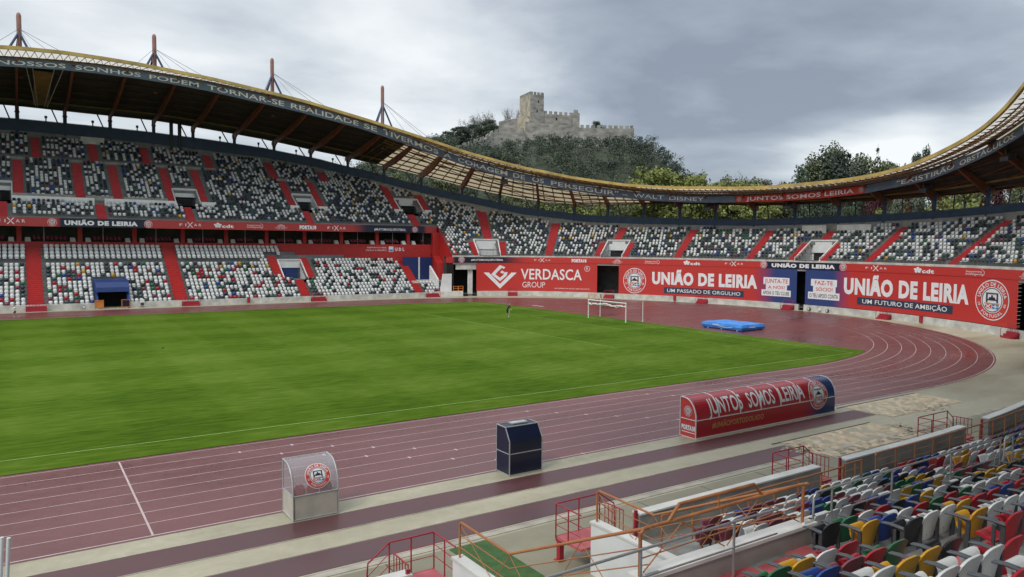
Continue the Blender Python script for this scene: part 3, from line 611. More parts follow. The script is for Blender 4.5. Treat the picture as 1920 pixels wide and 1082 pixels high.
for s in np.arange(117, 262, 2.0):
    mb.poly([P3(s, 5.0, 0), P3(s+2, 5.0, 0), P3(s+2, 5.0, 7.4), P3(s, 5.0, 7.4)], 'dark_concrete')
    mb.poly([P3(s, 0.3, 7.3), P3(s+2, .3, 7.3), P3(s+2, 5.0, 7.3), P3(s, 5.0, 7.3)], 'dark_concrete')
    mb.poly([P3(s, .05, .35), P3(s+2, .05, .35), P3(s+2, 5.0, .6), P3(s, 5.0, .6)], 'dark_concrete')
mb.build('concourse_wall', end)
mb = MB()      # railing along the front row
for s in np.arange(117.5, 230, 2.0): mb.tube([P3(s, .12, 7.6), P3(s, .12, 8.25)], .02, 'dark_steel', 4)
for z in (8.25, 7.95): mb.tube([P3(s, .12, z) for s in np.arange(117.5, 231, 2.5)], .016, 'dark_steel', 4)
mb.build('front_railing', end)
# ---- red flank wall stepping down from the far stand to the end stand
mb = MB()
A = [P3(116.9, 8.3, 0), P3(117.3, 0.0, 0), P3(117.3, 0.0, 7.7), P3(117.3, .3, 8.2), P3(116.9, 8.3, 13.4)]
B = [P3(117.3, 8.3, 0), P3(117.7, 0.0, 0), P3(117.7, 0.0, 7.7), P3(117.7, .3, 8.2), P3(117.3, 8.3, 13.4)]
Q = [(117.1, 8.6, 6.0), (117.1, 8.6, 13.3), (117.5, .2, 8.0), (117.5, .2, 6.2)]
for off in (0, .35): mb.poly([P3(s+off, d, z) for s, d, z in Q], 'red_paint')
for i in range(4): j = (i+1) % 4; mb.poly([P3(*Q[i]), P3(*Q[j]), P3(Q[j][0]+.35, *Q[j][1:]), P3(Q[i][0]+.35, *Q[i][1:])], 'red_paint')
mb.hexa([P3(115.9, 7.6, 3.0), P3(117.3, 7.6, 3.0), P3(117.3, 8.4, 3.0), P3(115.9, 8.4, 3.0)], [P3(115.9, 7.6, 12), P3(117.3, 7.6, 12), P3(117.3, 8.4, 12), P3(115.9, 8.4, 12)], 'red_paint')
mb.hexa([P3(115.9, 4.5, 2.2), P3(117.1, 4.5, 2.2), P3(117.1, 8.4, 2.2), P3(115.9, 8.4, 2.2)], [P3(115.9, 5.6, 6.1), P3(117.1, 5.6, 6.1), P3(117.1, 8.4, 8.0), P3(115.9, 8.4, 8.0)], 'red_paint')
mb.build('flank_wall', far)
# tunnel mouth beside it
mb = MB()
mb.hexa([P3(117.6, .2, 5.0), P3(121.6, .2, 5.0), P3(121.6, .5, 5.0), P3(117.6, .5, 5.0)], [P3(117.6, .2, 6.2), P3(121.6, .2, 6.2), P3(121.6, .5, 6.2), P3(117.6, .5, 6.2)], 'pale_concrete')
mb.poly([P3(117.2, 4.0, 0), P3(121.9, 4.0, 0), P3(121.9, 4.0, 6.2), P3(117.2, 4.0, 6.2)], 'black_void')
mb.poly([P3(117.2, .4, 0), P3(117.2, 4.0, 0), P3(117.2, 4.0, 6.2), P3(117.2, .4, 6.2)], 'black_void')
mb.hexa([P3(120.1, .6, 0), P3(121.0, .6, 0), P3(121.0, .9, 0), P3(120.1, .9, 0)], [P3(120.1, .6, 5), P3(121.0, .6, 5), P3(121.0, .9, 5), P3(120.1, .9, 5)], 'weathered_white')
mb.build('tunnel_mouth', end)
# ---- lower tier of the far stand
def zlo(d): return .30+.52*math.floor((d-.25)/.75+1e-6)
d_red = tab(0, 12.9, 80, 12.9, 88, 12.4, 100, 11.4, 110, 9.0, 117, 8.4)
LV = [(58.7, 62.9, .2, 5.0), (87.3, 91.2, 5.2, 9.3)]
LA = [(51.3, .1, 12.6), (70.1, .1, 12.5), (86.4, 5.3, 10.6), (91.9, 5.2, 10.2), (89.6, .3, 4.9), (110.7, .2, 8.6), (32.5, .1, 12.6)]
mb = MB()
for a in np.arange(0, 116, 1.0):
    mid = a+.5; k = 0
    while .25+.75*(k+1) <= d_red(mid)+.1:
        d0 = .25+.75*k; z = .30+.52*k
        if not any(p < mid < q and c-.3 < d0+.3 < e_ for p, q, c, e_ in LV) and not (mid > 110.2 and d0 > 3.5):
            mb.poly([P3(a, d0, z), P3(a+1, d0, z), P3(a+1, d0+.75, z), P3(a, d0+.75, z)], 'terrace'); mb.poly([P3(a, d0, z-.52), P3(a+1, d0, z-.52), P3(a+1, d0, z), P3(a, d0, z)], 'terrace')
        k += 1
mb.build('lower_terrace', far)
for s, d0, d1 in LA: stair(s, d0, d1, far, zlo, 'red_paint', .95 if s in (51.3, 70.1, 32.5) else .75, .375)
vomitory(*LV[1], far, 'white_paint', 'blue_paint', zlo, .62)
mb = MB()
for a in np.arange(0, 114, 1.0):
    if 59.0 < a+.5 < 62.6:
        if mb.v: mb.build('front_wall', far); mb = MB()
        continue
    mb.hexa([P3(a, -.12, -.05), P3(a+1, -.12, -.05), P3(a+1, .25, -.05), P3(a, .25, -.05)], [P3(a, -.12, .86), P3(a+1, -.12, .86), P3(a+1, .25, .86), P3(a, .25, .86)], 'pale_concrete')
mb.build('front_wall', far)
# players' entrance with the blue awning
mb = MB()
for s in (58.6, 62.7): mb.hexa([P3(s, 0, 0), P3(s+.3, 0, 0), P3(s+.3, 5, 0), P3(s, 5, 0)], [P3(s, 0, 1.1), P3(s+.3, 0, 1.1), P3(s+.3, 5, 4.4), P3(s, 5, 4.4)], 'blue_paint')
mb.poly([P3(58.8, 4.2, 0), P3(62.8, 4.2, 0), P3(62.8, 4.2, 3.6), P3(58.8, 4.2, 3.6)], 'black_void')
v = mb.build('players_entrance', far)
mb = MB(); prof = [(0.9, 2.35), (1.0, 3.0), (1.6, 3.75), (3.0, 4.05), (5.0, 4.1), (5.0, 3.95), (1.2, 2.3)]
for i in range(len(prof)): j = (i+1) % len(prof); mb.poly([P3(58.7, *prof[i]), P3(63.0, *prof[i]), P3(63.0, *prof[j]), P3(58.7, *prof[j])], 'blue_paint')
for s in (58.7, 63.0): mb.poly([P3(s, *p) for p in prof], 'blue_paint')
mb.poly([P3(60.6, .985, 2.75), P3(60.9, .985, 2.75), P3(60.75, .985, 2.95)], 'white_vinyl'); mb.build('awning', v)
# red parapet wall in front of the boxes
mb = MB()
for a in np.arange(0, 117, 1.0):
    mb.hexa([P3(a, d_red(a), 2.0), P3(a+1, d_red(a+1), 2.0), P3(a+1, d_red(a+1)+.25, 2.0), P3(a, d_red(a)+.25, 2.0)], [P3(a, d_red(a), 9.62), P3(a+1, d_red(a+1), 9.62), P3(a+1, d_red(a+1)+.25, 9.62), P3(a, d_red(a)+.25, 9.62)], 'red_paint')
mb.build('red_parapet', far)
mb = MB()
fn = lambda s, z: P3(s, d_red(s)-.012, z)
lettering(mb, fn, 'DESPORTO E VIDA', 104.4, 107.9, 8.85, 9.1, 'white_vinyl'); lettering(mb, fn, 'INCLUI A PAIXÃO', 104.2, 107.9, 8.35, 8.6, 'white_vinyl')
mb.poly([fn(108.3, 8.2), fn(109.1, 8.2), fn(109.1, 9.2), fn(108.3, 9.2)], 'white_vinyl'); fn2 = lambda s, z: P3(s, d_red(s)-.02, z)
mb.poly([fn2(108.4, 8.3), fn2(109.0, 8.3), fn2(109.0, 8.65), fn2(108.4, 8.65)], 'sky_vinyl')
lettering(mb, fn, 'UDL', 109.4, 111.1, 8.35, 9.0, 'white_vinyl', .05, spacing=1); mb.build('lettering', far)
# boxes: floor, back wall, red pillars, white partitions, ceiling
mb = MB()
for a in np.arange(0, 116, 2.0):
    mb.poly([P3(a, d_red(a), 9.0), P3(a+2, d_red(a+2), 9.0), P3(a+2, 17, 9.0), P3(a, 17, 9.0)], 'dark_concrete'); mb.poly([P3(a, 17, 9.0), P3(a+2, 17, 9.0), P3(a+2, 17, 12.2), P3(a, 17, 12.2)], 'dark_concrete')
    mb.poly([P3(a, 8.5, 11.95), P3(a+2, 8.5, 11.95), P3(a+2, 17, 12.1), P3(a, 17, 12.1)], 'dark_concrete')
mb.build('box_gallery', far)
for i, px_ in enumerate((49.6, 57.6, 65.3, 72.6, 79.6, 86.4, 93.1, 99.9, 106.4, 112.4, 42)):
    mb = MB(); d = d_red(px_)+.4; mb.box(px_-60-.32, px_-60+.32, 49+d, 49+d+.6, 9.0, 12.0, 'red_paint'); mb.build('pillar', far)
    for q in (-1.35, .75):
        mb = MB(); x = px_-60+q; mb.hexa([(x, 49+d-.3, 9.6), (x+.75, 49+d-.3, 9.6), (x+.75, 49+d+.4, 9.6), (x, 49+d+.4, 9.6)], [(x, 49+d+.1, 10.3), (x+.65, 49+d+.1, 10.3), (x+.65, 49+d+.6, 10.3), (x, 49+d+.6, 10.3)], 'weathered_white'); mb.build('partition', far)
    mb = MB(); mb.tube([(px_-60+3.2, 49+d+.1, 9.6), (px_-60+3.2, 49+d+.1, 12)], .05, 'lamp_grey', 5); mb.build('post', far)
# blue service doors and white stair block at the end of the lower tier
mb = MB(); mb.poly([P3(110.4, 8.0, 2.9), P3(116.0, 8.0, 2.9), P3(116.0, 8.0, 7.2), P3(110.4, 8.0, 7.2)], 'blue_paint')
for z in np.arange(3.2, 7.1, .35): mb.hexa([P3(110.4, 7.97, z), P3(116, 7.97, z), P3(116, 8.0, z), P3(110.4, 8.0, z)], [P3(110.4, 7.97, z+.03), P3(116, 7.97, z+.03), P3(116, 8.0, z+.03), P3(110.4, 8.0, z+.03)], 'navy_vinyl')
d_ = mb.build('shutter_door', far); mb = MB(); mb.hexa([P3(113.35, 7.8, 2.9), P3(113.6, 7.8, 2.9), P3(113.6, 8.0, 2.9), P3(113.35, 8.0, 2.9)], [P3(113.35, 7.8, 7.2), P3(113.6, 7.8, 7.2), P3(113.6, 8.0, 7.2), P3(113.35, 8.0, 7.2)], 'white_paint'); mb.build('mullion', d_)
mb = MB(); mb.hexa([P3(110.4, 3.6, 0), P3(116.5, 3.6, 0), P3(116.5, 8.2, 0), P3(110.4, 8.2, 0)], [P3(110.4, 3.6, 2.85), P3(116.5, 3.6, 2.85), P3(116.5, 8.2, 2.85), P3(110.4, 8.2, 2.85)], 'pale_concrete'); mb.build('landing', far)
mb = MB()
mb.hexa([P3(114.6, .6, .6), P3(116.9, .6, .6), P3(116.9, .9, .6), P3(114.6, .9, .6)], [P3(115.2, .6, 4.2), P3(116.9, .6, 4.2), P3(116.9, .9, 4.2), P3(115.2, .9, 4.2)], 'white_paint')
mb.hexa([P3(114.3, 1.2, 1.5), P3(114.6, 1.2, 1.5), P3(114.6, 5, 1.5), P3(114.3, 5, 1.5)], [P3(114.3, 1.2, 3.2), P3(114.6, 1.2, 3.2), P3(114.6, 5, 5.6), P3(114.3, 5, 5.6)], 'white_paint')
mb.hexa([P3(113.2, -.2, 0), P3(118.9, -.2, 0), P3(118.9, .6, 0), P3(113.2, .6, 0)], [P3(113.2, -.2, .95), P3(118.9, -.2, .95), P3(118.9, .6, .95), P3(113.2, .6, .95)], 'weathered_white')
mb.build('white_stair_wall', far)

# ================================================================== ROOF
roof = thing('stadium_roof', 'sweeping brown roof with yellow edge and cable masts over the stands', 'roof', (20, 78, 32))
COLS = [36, 43, 49.9, 56.8, 63.7, 70.7, 77.3, 84.6, 91.9, 98.8, 105.8, 111.8, 117.1, 122.4, 127.3, 132.7, 138.2, 144, 150.5, 157.2, 163.4, 170.1, 176.7, 183.5, 190.2, 197, 203.8, 210.6, 217.5, 224.4, 231.5, 239, 247, 256]
def z_sheet(s, d):
    a, z1, b_, z0 = d_edge(s), z_edge(s)-.20, d_rear(s)+.6, z_roof0(s); q = a+4.3; z4 = max(z1+(z0-z1)*4.3/(b_-a), z_fr1(s)+.28)
    return z1+(z4-z1)*(d-a)/4.3 if d < q else z4+(z0-z4)*(d-q)/(b_-q)
def roof_pts(s, n=8): a, b_ = d_edge(s), d_rear(s)+2.2; return [a+(b_-a)*i/n for i in range(n+1)]
mb = MB(); ss = np.r_[np.arange(0, 262, 1.5), np.arange(262, SMAX-1, 6)]
for a, c in zip(ss[:-1], ss[1:]):
    mid = (a+c)/2; da, dc = roof_pts(a), roof_pts(c)
    for i in range(8):
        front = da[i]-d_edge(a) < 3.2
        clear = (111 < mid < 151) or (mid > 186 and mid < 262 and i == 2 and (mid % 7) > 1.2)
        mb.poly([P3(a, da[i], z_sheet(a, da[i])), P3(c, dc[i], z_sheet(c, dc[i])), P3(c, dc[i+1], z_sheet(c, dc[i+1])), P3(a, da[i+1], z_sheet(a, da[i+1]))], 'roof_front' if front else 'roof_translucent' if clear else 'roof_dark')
mb.build('roof_sheet', roof)
mb = MB()
for a, c in zip(ss[:-1], ss[1:]):        # front gutter
    for lo, hi, o0, o1 in ((-.42, 0.06, -.16, .14),):
        mb.hexa([P3(a, d_edge(a)+o0, z_edge(a)+lo), P3(c, d_edge(c)+o0, z_edge(c)+lo), P3(c, d_edge(c)+o1, z_edge(c)+lo), P3(a, d_edge(a)+o1, z_edge(a)+lo)], [P3(a, d_edge(a)+o0, z_edge(a)+hi), P3(c, d_edge(c)+o0, z_edge(c)+hi), P3(c, d_edge(c)+o1, z_edge(c)+hi), P3(a, d_edge(a)+o1, z_edge(a)+hi)], 'roof_yellow')
mb.build('edge_gutter', roof)
def ring(name, dfun, zoff, wd, ht, m, s0=0, s1=262, step=1.5):
    mb = MB()
    for a in np.arange(s0, s1, step):
        c = min(a+step, s1); da, dc = dfun(a), dfun(c); za, zc = z_sheet(a, da)+zoff, z_sheet(c, dc)+zoff
        mb.bar(P3(a, da, za), P3(c, dc, zc), wd, ht, m)
    mb.build(name, roof)
for fr in (.14, .26, .38, .5, .62, .74, .86, .97): ring('purlin', lambda s, f=fr: d_edge(s)+(d_rear(s)+1.6-d_edge(s))*f, -.16, .14, .26, 'roof_purlin' if fr not in (.14, .86) else 'roof_gold')
for d in np.arange(.7, 13, 1.15): ring('purlin', lambda s, f=d: d_edge(s)+min(f, d_rear(s)+1.9-d_edge(s)), -.10, .20, .14, 'roof_gold', 108, 152)
for d in np.arange(1.3, 14, 1.7): ring('purlin', lambda s, f=d: d_edge(s)+min(f, d_rear(s)+1.9-d_edge(s)), -.10, .10, .16, 'roof_brown', 186, 250)
mb = MB()
for s in np.arange(108, 152, 1.5):
    ds = (d_edge(s)+.2, d_edge(s)+4.3, d_rear(s)+1.8)
    for p, q in zip(ds[:-1], ds[1:]): mb.bar(P3(s, p, z_sheet(s, p)-.08), P3(s, q, z_sheet(s, q)-.08), .20, .10, 'roof_gold')
mb.build('lattice', roof)
# front lattice girder between the gutter and the frieze
for s0 in np.arange(28, 250, 14.0):
    mb = MB()
    for a in np.arange(s0, min(s0+14, 250), 1.0):
        d0, d1 = d_edge(a)+.4, d_edge(a)+3.7; c = a+1.0; e0, e1 = d_edge(c)+.4, d_edge(c)+3.7
        A, B = P3(a, d0, z_sheet(a, d0)-.15), P3(a, d1, z_fr1(a)+.10); A2, B2 = P3(c, e0, z_sheet(c, e0)-.15), P3(c, e1, z_fr1(c)+.10)
        mid = P3((a+c)/2, d1, z_fr1((a+c)/2)+.1)
        mb.bar(B, B2, .12, .12, 'roof_purlin'); mb.bar(A, mid, .06, .06, 'roof_purlin'); mb.bar(A2, mid, .06, .06, 'roof_purlin')
        T = P3(a, d1, z_sheet(a, d1)-.1)
        if z_sheet(a, d1)-z_fr1(a) > .25: mb.bar(B, T, .08, .08, 'roof_brown')
    mb.build('girder', roof)
# rafters, columns, raking struts
for i, s in enumerate(COLS):
    near = s > 228
    df, dr = d_edge(s)+3.6, d_rear(s)+.6; zc = z_beam1(s)
    n = 6; mb = MB(); prev = None
    for k in range(n+1):
        d = df+(dr+1.2-df)*k/n; f = k/n; dep = .35+(1.15 if dr > 14 else .75)*math.sin(math.pi*min(1, f*1.02))**1.0*(.35+.65*f)+.25*f
        top = z_sheet(s, d)-.28; cur = (d, top, top-dep)
        if prev:
            q = lambda dd, zz, o: P3(s+o, dd, zz)
            mb.hexa([q(prev[0], prev[2], -.16), q(prev[0], prev[2], .16), q(cur[0], cur[2], .16), q(cur[0], cur[2], -.16)], [q(prev[0], prev[1], -.16), q(prev[0], prev[1], .16), q(cur[0], cur[1], .16), q(cur[0], cur[1], -.16)], 'roof_brown')
        prev = cur
    r = mb.build('rafter', roof)
    # knee brace from the column out to the rafter
    mb = MB(); kd = max(df+.5, dr-3.6)
    mb.bar(P3(s, dr-.1, z_roof0(s)-1.5), P3(s, kd, z_sheet(s, kd)-.7), .26, .3, 'roof_brown'); mb.build('knee_brace', r)
    mb = MB()
    mb.tube([P3(s, dr, z_beam0(s)-.3), P3(s, dr, z_roof0(s)-.3)], .30, 'blue_steel', 8)
    mb.tube([P3(s, dr, z_roof0(s)-1.45), P3(s, dr, z_roof0(s)-1.2)], .38, 'blue_steel', 8); mb.build('column', roof)
    s2 = (COLS[i+1] if i+1 < len(COLS) else s+8)
    mb = MB(); mb.bar(P3(s2-1.1 if s < 140 else s+2.3, d_rear(s2)+.6, z_beam1(s2 if s < 140 else s+2)), P3(s2-1.9 if s < 140 else s+1.3, d_rear(s2)+2.2, z_roof0(s2 if s < 140 else s+2)), .16, .16, 'dark_steel'); mb.build('strut', roof)
# wind lattice under the roof seen at the far left, and its golden box
mb = MB(); s = 53.2
for q in (-2.2, -1.4, 1.3, 2.4): mb.bar(P3(s+q*.35, 24, z_sheet(s, 24)-1.6), P3(s+q, 6, z_sheet(s, 6)-.6), .09, .09, 'lamp_grey')
mb.hexa([P3(s-1.1, 9, z_sheet(s, 9)-.5), P3(s+1.1, 9, z_sheet(s, 9)-.5), P3(s+1.1, 27, z_sheet(s, 27)-.6), P3(s-1.1, 27, z_sheet(s, 27)-.6)], [P3(s-1.1, 9, z_sheet(s, 9)-.3), P3(s+1.1, 9, z_sheet(s, 9)-.3), P3(s+1.1, 27, z_sheet(s, 27)-.35), P3(s-1.1, 27, z_sheet(s, 27)-.35)], 'roof_gold')
mb.build('service_walkway', roof)
mb = MB()
for s in np.r_[np.arange(0, 262, 1.5)]:
    c = s+1.5
    o = lambda q, d, z: P3(q, d_rear(q)+d, z)
    mb.hexa([o(s, .35, z_beam0(s)), o(c, .35, z_beam0(c)), o(c, .85, z_beam0(c)), o(s, .85, z_beam0(s))], [o(s, .35, z_beam1(s)), o(c, .35, z_beam1(c)), o(c, .85, z_beam1(c)), o(s, .85, z_beam1(s))], 'blue_steel')
mb.build('rear_beam', roof)
mb = MB()
for s in np.arange(38, 236, 1.5): mb.bar(P3(s, d_rear(s)+.36, z_beam1(s)+.05), P3(s+1.5, d_rear(s+1.5)+.36, z_beam1(s+1.5)+.05), .05, .05, 'dark_steel')
for s in np.arange(40, 236, 7): mb.tube([P3(s, d_rear(s)+.5, z_beam1(s)), P3(s, d_rear(s)+.5, z_beam1(s)+.55)], .10, 'dark_steel', 6); mb.tube([P3(s, d_rear(s)+.5, z_beam1(s)+.55), P3(s, d_rear(s)+.5, z_beam1(s)+.95)], .22, 'dark_steel', 6)
mb.build('beam_lights', roof)
for s in (73.6, 75.0):    # double downpipe
    mb = MB(); mb.tube([P3(s, d_rear(s)+.5, z_beam0(s)-1.2), P3(s, d_rear(s)+.5, z_roof0(s))], .33, 'dark_steel', 8); mb.build('downpipe', roof)
# cable masts
for s, zt in ((50.4, 43.9), (68.9, 43.7), (88.0, 42.6), (109.0, 40.4), (31, 43.5)):
    d = 14; zb = z_sheet(s, d); mb = MB(); r = .33
    mb.tube([P3(s, d, zb-.2), P3(s, d, zt-.5), P3(s, d, zt-.15), P3(s, d, zt)], [r, r, r*.8, r*.35], 'mast_red', 12)
    mast = mb.build('mast', roof); za = zb+(zt-zb)*.70
    for q, dd in ((-3.1, 11.0), (2.6, 11.5), (-1.2, 20)):
        mb = MB(); mb.tube([P3(s, d, za), P3(s+q, dd, z_sheet(s+q, dd))], .17, 'blue_steel', 6); mb.build('stay', mast)
    for q, dd in ((4.3, 3), (-4.6, 3), (2.4, 6), (7.2, 4)):
        mb = MB(); mb.tube([P3(s, d, za+.5), P3(s+q, dd, z_sheet(s+q, dd))], .035, 'cable', 4); mb.build('cable', mast)
# floodlights hanging under the frieze and below the gutter
for s in (163.4, 177.0, 198.3, 211.8, 127.4):
    mb = MB(); d = d_edge(s)+5; z = z_fr0(s)-.35
    for k in range(2): mb.hexa([P3(s-.6, d-.25+k*.7, z-1.0+k*.35), P3(s+.6, d-.25+k*.7, z-1.0+k*.35), P3(s+.6, d+.25+k*.7, z-.7+k*.35), P3(s-.6, d+.25+k*.7, z-.7+k*.35)], [P3(s-.6, d-.25+k*.7, z-.45+k*.35), P3(s+.6, d-.25+k*.7, z-.45+k*.35), P3(s+.6, d+.25+k*.7, z-.2+k*.35), P3(s-.6, d+.25+k*.7, z-.2+k*.35)], 'dark_steel')
    mb.bar(P3(s, d, z-.4), P3(s, d, z_sheet(s, d)-.1), .1, .1, 'dark_steel'); mb.build('floodlight', roof)
for k in range(10):
    s = 178.4+k*1.05; mb = MB(); d = d_edge(s)+.8; z = z_sheet(s, d)-.12
    mb.tube([P3(s, d, z), P3(s, d-.1, z-.16), P3(s, d-.15, z-.30)], [.08, .17, .2], 'lamp_grey', 8); mb.build('lamp', roof)

# ---- the lettered frieze under the roof edge
def band_mesh(s0, s1, fn, z0, z1, m, step=1.0, depth=.12):
    mb = MB(); n = max(1, int((s1-s0)/step))
    for i in range(n):
        a, c = s0+(s1-s0)*i/n, s0+(s1-s0)*(i+1)/n
        mb.hexa([fn(a, z0(a), 0), fn(c, z0(c), 0), fn(c, z0(c), -depth), fn(a, z0(a), -depth)], [fn(a, z1(a), 0), fn(c, z1(c), 0), fn(c, z1(c), -depth), fn(a, z1(a), -depth)], m)
    return mb
def fr(s, z, lift=0.0): return P3(s, d_edge(s)+4-lift, z)
FB = lambda s: z_fr0(s)+.0; FT = lambda s: z_fr1(s)
def frieze(name, label, s0, s1, m, words, wm='frieze_white'):
    o = band_mesh(s0, s1, fr, FB, FT, m).build(name); tag(o, label, 'banner', 'frieze banners under the roof edge')
    mb = MB()
    for txt, a, c, bold, lo, hi in words:
        fn = lambda s, f: fr(s, z_fr0(s)+(z_fr1(s)-z_fr0(s))*f, .02)
        lettering(mb, fn, txt, a, c, lo, hi, wm, bold)
    mb.build('lettering', o); return o
W = [('OS', 42.5, 45.6), ('NOSSOS', 47.7, 55.8), ('SONHOS', 57.0, 65.5), ('PODEM', 66.7, 73.7), ('TORNAR-SE', 75.0, 87.1), ('REALIDADE', 88.2, 100.2), ('SE', 101.2, 103.7), ('TIVERMOS', 104.9, 115.6), ('A', 116.6, 118.0), ('CORAGEM', 119.2, 127.8), ('DE', 128.8, 130.8), ('OS', 132.0, 134.0), ('PERSEGUIR"', 135.2, 147.4)]
frieze('frieze_banner', 'long dark blue frieze of white capitals curving above the far stand', 28, 168.7, 'frieze_navy', [(t, a, c, .012, .23, .77) for t, a, c in W]+[('-', 148.2, 149.1, .0, .25, .78), ('WALT', 150.2, 156.0, 0.0, .25, .78), ('DISNEY', 157.0, 163.2, 0.0, .25, .78)])
o = frieze('frieze_banner', 'red frieze reading JUNTOS SOMOS LEIRIA beneath the yellow roof edge', 168.75, 190.1, 'red_vinyl', [('JUNTOS SOMOS LEIRIA', 170.6, 188.4, .02, .22, .78)])
mb = MB()
for s in (169.4, 189.6): crest(mb, lambda a, z, l=0: fr(a, z, .03+l), s, (z_fr0(s)+z_fr1(s))/2, .42, .42, False, .006)
mb.build('crest', o)
frieze('frieze_banner', 'grey blue frieze opening with EXISTIRÃO rising to the right picture edge', 190.15, 245, 'frieze_navy', [('"EXISTIRÃO', 195.1, 204.2, .012, .23, .77), ('OBSTÁCULOS.', 205.1, 214.8, .012, .23, .77), ('E SE', 216.2, 220.6, .03, .2, .8)])

# ================================================================== SIGNS ON THE FASCIAS
def wall(d0): return lambda s, z, lift=0.0: P3(s, d0-lift, z)
def printed(name, label, cat, fn, s0, s1, z0, z1, stops, depth=.06, group=None):
    """a printed sheet whose ink runs through the given (position, colour) stops"""
    mb = MB(); n = max(2, int((s1-s0)/.6)); cols = []
    P = [s for s, _ in stops]; K = np.array([c for _, c in stops], float)
    for i in range(n):
        a, c = s0+(s1-s0)*i/n, s0+(s1-s0)*(i+1)/n
        mb.hexa([fn(a, z0, 0), fn(c, z0, 0), fn(c, z0, -depth), fn(a, z0, -depth)], [fn(a, z1, 0), fn(c, z1, 0), fn(c, z1, -depth), fn(a, z1, -depth)], 'printed_vinyl')
        ca, cc = [[float(np.interp(q, P, K[:, j])) for j in range(3)]+[1] for q in (a, c)]
        cols += [ca, cc, cc, ca]*2
    mb.cols = cols; o = mb.build(name); tag(o, label, cat, group); return o
RED, NAVY, BLUE, DRED = (.56, .045, .038), (.014, .020, .042), (.035, .065, .205), (.42, .05, .05)
def fixar(mb, fn, a, c, z0, z1):
    w_ = c-a; lettering(mb, fn, 'F I', a, a+.30*w_, z0+.12, z1-.12, 'white_vinyl', 0); lettering(mb, fn, 'A R', a+.66*w_, c, z0+.12, z1-.12, 'white_vinyl', 0)
    xa, xb = a+.34*w_, a+.62*w_; t = .045*w_
    for p, q in (((xa, z0-.12), (xb, z1+.12)), ((xa, z1+.12), (xb, z0-.12))): mb.poly([fn(p[0], p[1]), fn(p[0]+t, p[1]), fn(q[0], q[1]), fn(q[0]-t, q[1])], 'white_vinyl')
def cdt(mb, fn, a, c, z0, z1):
    w_ = c-a; h = z1-z0; lettering(mb, fn, 'cdt', a+.40*w_, c, z0, z0+h*.70, 'white_vinyl', .04)
    f = lambda u, v: fn(u, v)
    for k in range(5):
        t = R(90+72*k); mb.disc(f, a+.19*w_+.13*w_*math.cos(t), z0+.5*h+.33*h*math.sin(t), .075*w_, .20*h, 'white_vinyl', 10)
    mb.disc(f, a+.19*w_, z0+.5*h, .09*w_, .2*h, 'white_vinyl', 10)
def sup(mb, fn, a, c, z0, z1):
    h = z1-z0; lettering(mb, fn, 'Supporting', a, c-.15*(c-a), z0+h*.55, z1-.12*h, 'white_vinyl', 0); lettering(mb, fn, 'Intelligence', a, c-.08*(c-a), z0+.08*h, z0+h*.42, 'white_vinyl', 0)
    for k in range(14):
        t, t2 = R(-70+k*11), R(-59+k*11); q = lambda t, r: fn(c-.22*(c-a)+r*.2*(c-a)*math.cos(t), (z0+z1)/2+r*.62*h*math.sin(t)); mb.poly([q(t, .95), q(t, 1.05), q(t2, 1.05), q(t2, .95)], 'white_vinyl')
def sun_logo(mb, fn, a, c, z0, z1):
    h = z1-z0; m_ = (a+c)/2; w_ = (c-a)/2
    for r0, r1 in ((.25, .4), (.55, .7), (.85, 1.0)):
        for k in range(10):
            t, t2 = R(18*k), R(18*k+13); q = lambda t, r: fn(m_+r*w_*.62*math.cos(t), z0+.45*h+r*.5*h*math.sin(t)); mb.poly([q(t, r0), q(t, r1), q(t2, r1), q(t2, r0)], 'white_vinyl')
    lettering(mb, fn, 'HOTEL PORTAS', a, c, z0+.24*h, z0+.4*h, 'white_vinyl', 0.01); lettering(mb, fn, 'DO SOL', a+.3*w_, c-.3*w_, z0, z0+.16*h, 'white_vinyl', 0.01)
def porta(mb, fn, a, c, z0, z1): lettering(mb, fn, 'PORTA10', a, c, z0, z1, 'white_vinyl', .075)
# far stand fascia
ff = wall(8.38); TOP, BOT = 13.18, 11.86
o = printed('fascia_banner', 'red fascia banner on the upper tier of the far stand above the boxes', 'banner', ff, 20, 116.9, BOT, TOP, [(20, DRED), (54.35, DRED), (54.4, NAVY), (66.6, NAVY), (66.65, DRED), (100.8, DRED), (103.4, NAVY), (114.6, NAVY), (114.65, DRED), (117, DRED)], .12)
mb = MB(); f1 = lambda s, z: ff(s, z, .012)
fixar(mb, f1, 47.0, 50.4, 12.25, 12.95); lettering(mb, f1, 'UNIÃO DE LEIRIA', 55.3, 65.2, 12.14, 12.84, 'white_vinyl', .065); fixar(mb, f1, 71.3, 74.6, 12.2, 12.85); cdt(mb, f1, 76.6, 79.7, 12.15, 12.95)
sup(mb, f1, 81.9, 84.6, 12.2, 12.9); sun_logo(mb, f1, 86.6, 88.7, 12.1, 12.95); porta(mb, f1, 90.9, 93.9, 12.15, 12.85); fixar(mb, f1, 96.0, 99.4, 12.15, 12.85); lettering(mb, f1, '#MUITOMAISQUEFUTEBOL', 105.0, 111.2, 12.2, 12.62, 'white_vinyl', .02)
fixar(mb, f1, 36, 39.4, 12.2, 12.9); cdt(mb, f1, 41, 44.2, 12.15, 12.95); mb.build('lettering', o)
mb = MB()
for s, r in ((53.75, .60), (66.7, .60), (112.9, .55)): crest(mb, lambda a, z, l=0: ff(a, z, .02+l), s, 12.5, r, r, False, .006)
mb.build('crest', o)
